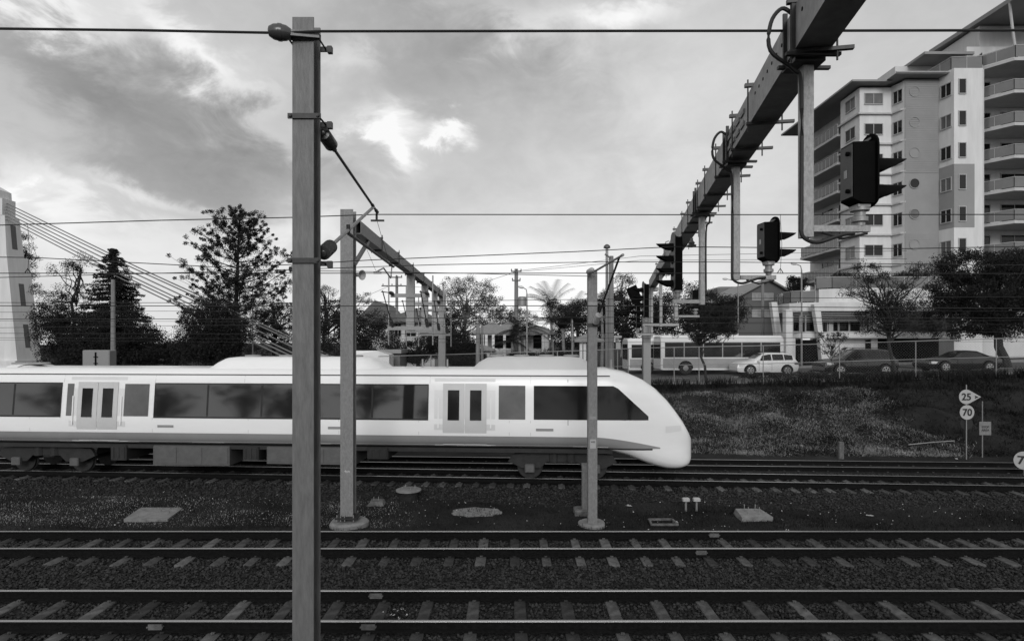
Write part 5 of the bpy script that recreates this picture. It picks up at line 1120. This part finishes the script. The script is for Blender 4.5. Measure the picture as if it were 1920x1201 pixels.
# ------------------------------------------------------------ vehicles (local: front towards -x, wheels on z=0)
def car(name,label,cat,loc,rz,L_,Wd,H,stn,paint,belt,roof,glassx,wheels,wr=.34,rails=False):
    t = T(name,label,cat,loc,rz); V=[]; n=len(stn)
    # stn: (x, z_low, z_belt, z_roof, roof_halfwidth)
    for x,zl,zbt,zr,rw in stn:
        w = Wd/2*(1-.10*abs(2*x/L_)**4); V += [(x,-w*.93,zl),(x,-w,zl+.18),(x,-w,(zl+zbt)/2+.05),(x,-w*.97,zbt),(x,-rw,zr-.05),(x,-rw*.8,zr),(x,rw*.8,zr),(x,rw,zr-.05),(x,w*.97,zbt),(x,w,(zl+zbt)/2+.05),(x,w,zl+.18),(x,w*.93,zl)]
    Fc=[(i*12+k,(i+1)*12+k,(i+1)*12+(k+1)%12,i*12+(k+1)%12) for i in range(n-1) for k in range(12)]+[tuple(range(12)),tuple(range(n*12-1,(n-1)*12-1,-1))]
    bd = MB().add(V,Fc).build('body',paint,t,angle=32)
    def roofat(x): return interp(x,[s[0] for s in stn],[s[3] for s in stn]), interp(x,[s[0] for s in stn],[s[4] for s in stn]), interp(x,[s[0] for s in stn],[s[2] for s in stn])
    for s in (-1,1):
        for ga,gb in glassx:
            V=[];k=8
            for i in range(k+1):
                x=ga+(gb-ga)*i/k; zr,rw,zb_=roofat(x); w=Wd/2*(1-.10*abs(2*x/L_)**4)*.97
                for f in (.10,.88): y=w+(rw-w)*f; V.append((x,s*(y+.012),zb_+(zr-.05-zb_)*f))
            MB().add(V,[(2*i,2*i+2,2*i+3,2*i+1) for i in range(k)]).build('side_window','glass_dark',t)
        MB().bbox(-L_*.16-.1,-L_*.16+.1,s*Wd/2-.0 if s>0 else -Wd/2-.18,s*Wd/2+.18 if s>0 else -Wd/2,belt,belt+.13,.02).build('mirror',paint,t)
        MB().bbox(-L_/2+.12,-L_/2+.55,s*Wd*.41-.12,s*Wd*.41+.12,belt-.30,belt-.15,.03).build('headlight','lamp_glass',t)
        MB().bbox(L_/2-.35,L_/2-.02,s*Wd*.44-.06,s*Wd*.44+.08,belt-.18,belt-.02,.03).build('tail_light','grey_box',t)
        if rails: MB().tube([(-L_*.1,s*.55,H-.02),(-L_*.08,s*.55,H+.05),(L_*.28,s*.55,H+.05),(L_*.3,s*.55,H-.02)],.02,6).build('roof_rail','black_metal',t)
        d = MB()
        for a in (glassx[0][0]+.02,(glassx[0][1]),): d.bar((a,s*(Wd/2+.004),.35),(a,s*(Wd/2+.0),belt-.03),.012,.012)
        d.build('door_seam','black_metal',t); MB().bar((glassx[0][1]-.28,s*(Wd/2+.015),belt-.13),(glassx[0][1]-.1,s*(Wd/2+.015),belt-.13),.03,.03).build('door_handle',paint,t)
        for wx in wheels:
            MB().extr([((wr+.09)*cos(a),(wr+.09)*sin(a)) for a in np.linspace(-.15,pi+.15,18)],(wx,s*(Wd/2-.03),wr),(1,0,0),(0,0,1),(0,s,0),.045).build('wheel_arch','black_metal',t)
            w = MB().lathe([(wr*.6,.0),(wr*.96,.0),(wr,.03),(wr,.19),(wr*.95,.22),(wr*.62,.22)],(wx,s*(Wd/2-.13),wr),(0,s,0),26).build('tyre','tyre',t)
            r = MB().lathe([(wr*.62,.20),(wr*.66,.222),(wr*.6,.225),(wr*.56,.16)],(wx,s*(Wd/2-.13),wr),(0,s,0),24)
            for k in range(6):
                a=k*pi/3; y=s*(Wd/2-.13+.205); r.bar((wx+.03*cos(a),y,wr+.03*sin(a)),(wx+wr*.6*cos(a),y,wr+wr*.6*sin(a)),.05,.05,(0,1,0))
            r.lathe([(.06,.2),(.06,.23)],(wx,s*(Wd/2-.13),wr),(0,s,0),10).build('rim','alloy',w)
    # windscreens
    xs_=[s_[0] for s_ in stn]
    def scr(xa,xb,nm):
        V=[];k=5
        for i in range(k+1):
            x=xa+(xb-xa)*i/k; zr,rw,zb_=roofat(x)
            for y in (-rw*.82,rw*.82): V.append((x,y,zr+.012))
        MB().add(V,[(2*i,2*i+2,2*i+3,2*i+1) for i in range(k)]).build(nm,'glass_dark',t)
    return t,scr
suv = [(-2.27,.35,.62,.66,.62),(-2.2,.25,.80,.84,.68),(-1.9,.22,.92,.98,.72),(-1.15,.22,1.0,1.08,.74),(-1.0,.22,1.02,1.16,.74),(-.35,.22,1.04,1.57,.66),(.1,.22,1.05,1.67,.65),(1.2,.22,1.07,1.66,.64),(1.85,.25,1.09,1.58,.62),(2.12,.28,1.08,1.22,.68),(2.24,.35,.95,1.02,.68),(2.28,.5,.75,.8,.66)]
sed = [(-2.4,.35,.58,.6,.6),(-2.3,.25,.72,.76,.68),(-1.9,.2,.80,.86,.72),(-1.1,.2,.88,.94,.72),(-.85,.2,.90,.98,.70),(-.1,.2,.92,1.34,.58),(.4,.2,.93,1.42,.56),(1.0,.2,.94,1.38,.56),(1.8,.22,.95,1.06,.64),(2.2,.25,.94,1.0,.66),(2.36,.35,.85,.9,.64),(2.4,.5,.7,.74,.62)]
t,s_ = car('suv_car','white four wheel drive car with roof rails on the road behind the fence','car',(K(1431,43.8),43.8,G(19)+.004),0,4.55,1.84,1.68,suv,'car_white',.98,1.66,((-.72,.25),(.33,1.15),(1.22,1.85)),(-1.35,1.38),.36,True)
s_(-.88,-.3,'windscreen'); s_(1.75,2.0,'rear_window')
t,s_ = car('suv_car','large dark four wheel drive with roof rack passing behind the sapling','car',(K(1602,39.4),39.4,G(23.5)+.004),0,4.9,1.9,1.82,[(x*1.08,a,b*1.06,c*1.08,d) for x,a,b,c,d in suv],'car_black',1.04,1.8,((-.75,.3),(.38,1.25),(1.32,1.95)),(-1.5,1.5),.38,True)
s_(-.95,-.33,'windscreen')
t,s_ = car('sedan_car','black sedan with bright wheels parked in front of the garage at right','car',(K(1793,38.9),38.9,G(29.8)+.004),.0,4.8,1.82,1.43,sed,'car_black',.86,1.42,((-.62,.35),(.42,1.15),(1.2,1.75)),(-1.42,1.45),.34)
s_(-.78,-.15,'windscreen')
def bus(label,loc,L_,H,mt='bus_white'):
    t = T('city_bus',label,'bus',loc,0); w=1.25
    def rr(x,sc=1.0): return [(x,-w,.35),(x,-w,1.2),(x,-w,H-.25),(x,-w+.2,H-.03),(x,-w+.45,H),(x,w-.45,H),(x,w-.2,H-.03),(x,w,H-.25),(x,w,1.2),(x,w,.35)]
    V=[]
    for x in (0,.12,L_-.12,L_): 
        r = rr(x)
        if x in (0,L_): r=[(a,b*.95,.42 if c<.4 else c-.08 if c>2 else c) for a,b,c in r]
        V+=r
    MB().add(V,[(i*10+k,(i+1)*10+k,(i+1)*10+(k+1)%10,i*10+(k+1)%10) for i in range(3) for k in range(10)]+[tuple(range(10)),tuple(range(39,29,-1))]).build('body',mt,t,angle=30)
    MB().box(.15,L_-.15,-w-.012,-w-.002,.5,1.25).build('lower_panel','bus_grey',t,smooth=False)
    gl = MB().box(.3,L_-.3,-w-.014,-w-.002,1.35,H-.55).build('window_band','glass_dark',t,smooth=False)
    n=int(L_/1.5)
    for k in range(1,n): MB().box(.3+(L_-.6)*k/n-.04,.3+(L_-.6)*k/n+.04,-w-.02,-w-.015,1.35,H-.55).build('pillar','bus_grey',gl,smooth=False)
    MB().box(-.012,-.002,-w*.85,w*.85,1.2,H-.5).build('windscreen','glass_dark',t,smooth=False)
    MB().bbox(L_*.25,L_*.65,-.8,.8,H+.002,H+.25,.08).build('roof_unit',mt,t)
    for wx in (L_*.2,L_*.75):
        a = MB().extr([(.58*cos(q),.58*sin(q)) for q in np.linspace(-.1,pi+.1,14)],(wx,-w-.001,.5),(1,0,0),(0,0,1),(0,-1,0),.02).build('wheel_arch','black_metal',t)
        wh = MB().lathe([(.3,0),(.48,.0),(.5,.03),(.5,.25)],(wx,-w-.03,.5),(0,1,0),22).build('tyre','tyre',t); MB().lathe([(.001,-.0),(.2,-.0),(.3,.04)],(wx,-w-.035,.5),(0,1,0),18).build('rim','galv_fine',wh)
    for s in (-1,1): MB().bbox(-.03,.05,s*.9-.15,s*.9+.15,.7,.9,.01).build('headlight','lamp_glass',t)
    return t
bus('white roofed city bus with dark windows behind the white car',(K(1232,46.5),46.5,G(16)+.004),9.6,3.05)
bus('farther white bus left of the jacaranda, partly behind the gantry leg',(K(1176,50.5)-3.0,50.2,G(12)+.004) if 0 else (K(1172,49.6),49.6,G(11)+.004),8.2,3.0)
# moving roof seen over the train: a pale van
vn = T('delivery_van','pale van roof showing over the train beside the portal column','van',(K(689,46),46,G(-11)))
MB().add([(-1.9,-.85,.4),(1.9,-.85,.4),(1.9,-.85,2.3),(1.0,-.8,2.62),(-1.2,-.8,2.62),(-1.6,-.85,2.2),(-1.9,.85,.4),(1.9,.85,.4),(1.9,.85,2.3),(1.0,.8,2.62),(-1.2,.8,2.62),(-1.6,.85,2.2)],[(0,1,2,3,4,5),(11,10,9,8,7,6),(5,4,10,11),(4,3,9,10),(3,2,8,9),(2,1,7,8),(0,5,11,6),(1,0,6,7)]).build('body','car_white',vn,smooth=False)
MB().add([(-1.50,-.865,1.6),(-.2,-.865,1.6),(-.2,-.86,2.2),(-1.35,-.86,2.2)],[(0,1,2,3)]).build('side_window','glass_dark',vn,smooth=False)
for x in (-1.2,1.2): MB().lathe([(.1,0),(.33,0),(.35,.05),(.35,.2)],(x,-.9,.35),(0,1,0),20).build('wheel','tyre',vn)
# relay cabinet / panel left
cb = T('metal_cabinet','pale square metal cabinet with a dark central latch beside the wooden pole','cabinet',(K(180,42),42,.0))
MB().bbox(K(154,42),K(205,42),42,42.8,-.36,Z(656,42),.05).build('box','galv_fine',cb,world=True); MB().box(K(178,42),K(181,42),41.97,41.998,Z(688,42),Z(660,42)).build('latch_bar','black_metal',cb,world=True,smooth=False)
for py in (668,680): MB().box(K(176,42),K(184,42),41.94,41.968,Z(py+1.5,42),Z(py,42)).build('handle','black_metal',cb,world=True,smooth=False)
# ------------------------------------------------------------ signs
def disc(parent, x, y, z, r, tail=False, name='sign_plate'):
    if tail:
        pts=[(r*cos(a),r*sin(a)) for a in np.linspace(radians(62),radians(298),26)]+[(r*1.02*2.0,0)]
    else: pts=[(r*cos(a),r*sin(a)) for a in np.linspace(0,2*pi,32,endpoint=False)]
    MB().extr(pts,(x,y,z),(1,0,0),(0,0,1),(0,1,0),.012).build(name,'sign_white',parent,world=True,smooth=False)
YS=23.9; sx=K(1813,YS); s1 = T('speed_sign','speed post with a pointed 25 plate above a round 70 plate on the bank','speed sign',(sx,YS,-.36))
MB().tube([(sx,YS+.03,-.4),(sx,YS+.03,Z(721,YS))],.022,8).build('post','galv_fine',s1,world=True)
r=13.6*YS/F; disc(s1,K(1811.5,YS),YS-.01,Z(743.5,YS),r,True); disc(s1,sx,YS-.01,Z(772.5,YS),r)
text('numeral','25',.40,'sign_black',s1,(K(1811.5,YS)-sx,-.022,Z(744,YS)+.36),off=.008)
text('numeral','70',.40,'sign_black',s1,(0,-.022,Z(773,YS)+.36),off=.008)
MB().extr([(0,.07),(.17,0),(0,-.07),(.03,0)],(K(1827,YS),YS-.018,Z(744,YS)),(1,0,0),(0,0,1),(0,1,0),.006).build('arrow','sign_black',s1,world=True,smooth=False)
MB().extr([(.26*cos(a),.26*sin(a)) for a in np.linspace(0,2*pi,26,endpoint=False)],(sx+.05,YS+.08,Z(794,YS)),(1,0,0),(0,0,1),(0,1,0),.012).build('black_disc','sign_black',s1,world=True,smooth=False)
YN=24.3; nx_=K(1843,YN); s2 = T('notice_sign','small grey notice board on a thin post right of the speed sign','sign',(nx_,YN,-.36))
MB().tube([(nx_,YN+.03,-.4),(nx_,YN+.03,Z(752,YN))],.022,8).build('post','galv_post',s2,world=True)
MB().box(K(1836,YN),K(1858,YN),YN-.012,YN,Z(815,YN),Z(790,YN)).build('board','galv_post',s2,world=True,smooth=False)
for py,s in ((796,'STOP'),(804,'STOP')) if 0 else ((800,'STOP'),(806,'AREA')): text('lettering',s,.13,'sign_black',s2,(K(1847,YN)-nx_,-.018,Z(py,YN)+.36),off=.001)
Y7=20.9; s3x=K(1921,Y7); s3 = T('speed_sign','oval 70 plate on a short post at the right edge between the tracks','speed sign',(s3x,Y7,-.36),-.5)
MB().tube([(0,.03,0),(0,.03,Z(880,Y7)+.36)],.022,8).build('post','galv_fine',s3); MB().extr([(.31*cos(a),.33*sin(a)) for a in np.linspace(0,2*pi,30,endpoint=False)],(0,-.01,Z(863,Y7)+.36),(1,0,0),(0,0,1),(0,1,0),.012).build('sign_plate','sign_white',s3,smooth=False)
text('numeral','70',.42,'sign_black',s3,(0,-.022,Z(863,Y7)+.36),off=.008)
# ------------------------------------------------------------ things on the ground between the tracks
GZ0=-.36
o = MB().add([(K(232,15.75),15.75,-.4),(K(314,15.75),15.75,-.4),(K(344,16.85),16.85,-.34),(K(264,16.85),16.85,-.34),(K(232,15.75),15.75,-.315),(K(314,15.75),15.75,-.315),(K(344,16.85),16.85,-.315),(K(264,16.85),16.85,-.315)],[(3,2,1,0),(4,5,6,7),(0,1,5,4),(1,2,6,5),(2,3,7,6),(3,0,4,7)]).build('concrete_slab','concrete',None,smooth=False); tag(o,'flat pale square concrete slab in the grass left of the near column','slab')
pt = T('pit_cover','round concrete cylinder with bolted pale lid in the grass','pit',(K(766,17.7),17.7,GZ0))
MB().lathe([(.31,0),(.31,.31)],(0,0,0),(0,0,1),24).build('cylinder','soil',pt); MB().lathe([(.35,.31),(.385,.32),(.385,.35),(.36,.36)],(0,0,0),(0,0,1),28).build('lid','concrete',pt)
for a in (.4,2.2,3.6,5.2): MB().tube([(.2*cos(a),.2*sin(a),.38),(.2*cos(a),.2*sin(a),.46)],.014,6).build('bolt','galv_fine',pt)
b1 = T('concrete_footing','small rough concrete block with bolts left of the round pit','footing',(K(706,17.3),17.3,GZ0)); MB().add([(-.26,-.2,0),(.26,-.2,0),(.26,.2,0),(-.26,.2,0),(-.15,-.12,.13),(.2,-.14,.11),(.2,.13,.14),(-.17,.13,.15)],[(3,2,1,0),(4,5,6,7),(0,1,5,4),(1,2,6,5),(2,3,7,6),(3,0,4,7)]).build('block','concrete_old',b1,smooth=False)
for a in (-.08,.06): MB().tube([(a,0,.1),(a,0,.24)],.012,6).build('bolt','galv_fine',b1)
cs=[]; n=26
for k in range(n): a=2*pi*k/n; rr=1+random.uniform(-.12,.08); cs.append((K(895,16.3)+.72*rr*cos(a)*(1 if abs(cos(a))<.8 else .95),16.35+.42*rr*sin(a)))
o = MB().prism(cs,-.36,-.29).build('broken_slab','concrete',None,smooth=False); tag(o,'irregular broken concrete slab half grown over, below the train middle','slab')
for px,lb in ((1286,'left one of two short white topped marker posts in the grass'),(1306,'right one of two short white topped marker posts in the grass')):
    t = T('marker_post',lb,'marker post',(K(px,16.5),16.5,GZ0)); MB().tube([(0,0,0),(0,0,.34)],.03,8).build('stake','galv_fine',t); MB().bbox(-.10,.10,-.07,.07,.33,.42,.02).build('cap','sign_white',t)
fb = T('concrete_footing','square concrete footing with four bolts in the grass at right','footing',(K(1410,15.9),15.9,GZ0))
MB().add([(-.42,-.35,-.05),(.42,-.35,-.05),(.42,.35,-.05),(-.42,.35,-.05),(-.42,-.35,.16),(.42,-.35,.16),(.34,.3,.2),(-.34,.3,.2)],[(3,2,1,0),(4,5,6,7),(0,1,5,4),(1,2,6,5),(2,3,7,6),(3,0,4,7)]).build('block','concrete',fb,smooth=False)
for a,b in ((-.15,-.12),(.15,-.12),(-.15,.15),(.15,.15)): MB().tube([(a,b,.17),(a,b,.36)],.013,6).build('bolt','galv_fine',fb)
fr = MB()
x0,x1=K(1221,15.35),K(1270,15.35)
for a,b in (((x0,15.3),(x1,15.3)),((x1,15.3),(x1-.03,15.75)),((x1-.03,15.75),(x0+.04,15.75)),((x0+.04,15.75),(x0,15.3))): fr.bar((*a,-.325),(*b,-.325),.05,.05)
o=fr.build('rectangular_frame','concrete_old',None,smooth=False); tag(o,'empty rectangular pit frame flush with the grass left of the square footing','frame')
o=MB().tube([(K(1703,25.6),25.6,-.05),(K(1745,25.6),25.6,.05),(K(1792,25.4),25.5,.14)],.022,8).build('fallen_pipe','galv_fine',None); tag(o,'thin white pipe lying on the dark bank left of the speed sign','pipe')
o=MB().bbox(K(1574,24),K(1583,24),24,24.15,-.36,Z(828,24),.02).build('concrete_post','concrete_old',None); tag(o,'short pale square post beyond the farthest track, on the bank','post')
# litter scraps
lt=[('crumpled white scrap on the ballast near the tall marker stub',1178,904,17.0),('white scrap in the gravel beside the first dead weeds',1263,955,15.6),('pale torn litter piece on the grass right of the square footing',1632,948,16.2),('small white litter near the farthest rails by the concrete post',1790,857,23.8)]
for lb,px,py,Y in lt:
    x=K(px,Y); z=hgt(x,Y)+.03; V=[(x+random.uniform(-.12,.12),Y+random.uniform(-.08,.08),z+random.uniform(0,.05)) for _ in range(7)]; o=MB().add(V,[(0,1,2),(2,3,4),(4,5,6),(0,2,4),(0,4,6),(1,3,5)]).build('litter','sign_white',None,smooth=False); tag(o,lb,'litter')
V=[];Fc=[]
for k in range(16):
    x=K(748+random.gauss(0,18),9.9); y=9.95+random.gauss(0,.12); b=len(V); s=.028; V+=[(x+random.uniform(-s,s),y+random.uniform(-s,s),-.16+random.uniform(0,.02)) for _ in range(4)]; Fc.append((b,b+1,b+2,b+3))
o=MB().add(V,Fc).build('paper_scraps','sign_white',None,smooth=False); tag(o,'scattered torn paper bits between the rails of the nearest track','paper scraps',kind='stuff')
# ------------------------------------------------------------ trees behind the viewer, mirrored in the train windows
def btree(label, x, y, h, w, n):
    t = T('dark_tree', label, 'tree', (x,y,-.36)); m = MB(); limb(m,(x,y,-.5),(x+.3,y,h*.6),.3,.12,.08,5,8); C=[];R=[]
    for k in range(n):
        a = random.uniform(0,2*pi); f = random.uniform(0,1); q = Vector((x+w*f*cos(a)*.9, y+w*.6*f*sin(a), h*(.45+.55*random.uniform(0,1)*(1-f*.5)))); C.append(q); R.append(random.uniform(.4,.9))
        if k % 3 == 0: limb(m, Vector((x,y,h*random.uniform(.2,.5))), q, .12, .02, .2, 4, 5)
    m.build('trunk','bark',t,world=True); V,Fi = leafquads(np.array(C),R,26,.3); npmesh('crown',V-np.array(t.location),Fi,'leaf',t)
BL = ['far left behind the viewer, beyond a gap','leftmost of the group behind the viewer','second of the group behind the viewer','third and low, behind the viewer','fourth, forked, behind the viewer','fifth, just left behind the viewer','sixth, straight behind the viewer','biggest of all, right behind the viewer','right behind the viewer, beyond the biggest','far right behind the viewer']
for i,(x,h,w) in enumerate([(-58,11,6),(-47,9,5),(-38,12,5),(-30,8,4),(-22,11.5,4.5),(-14,8,3.5),(-6,10,4),(2,13,5.5),(12,10,5),(22,11,5)]):
    btree('dark tree '+BL[i], x, -24-(i%3)*2, h, w, 95)
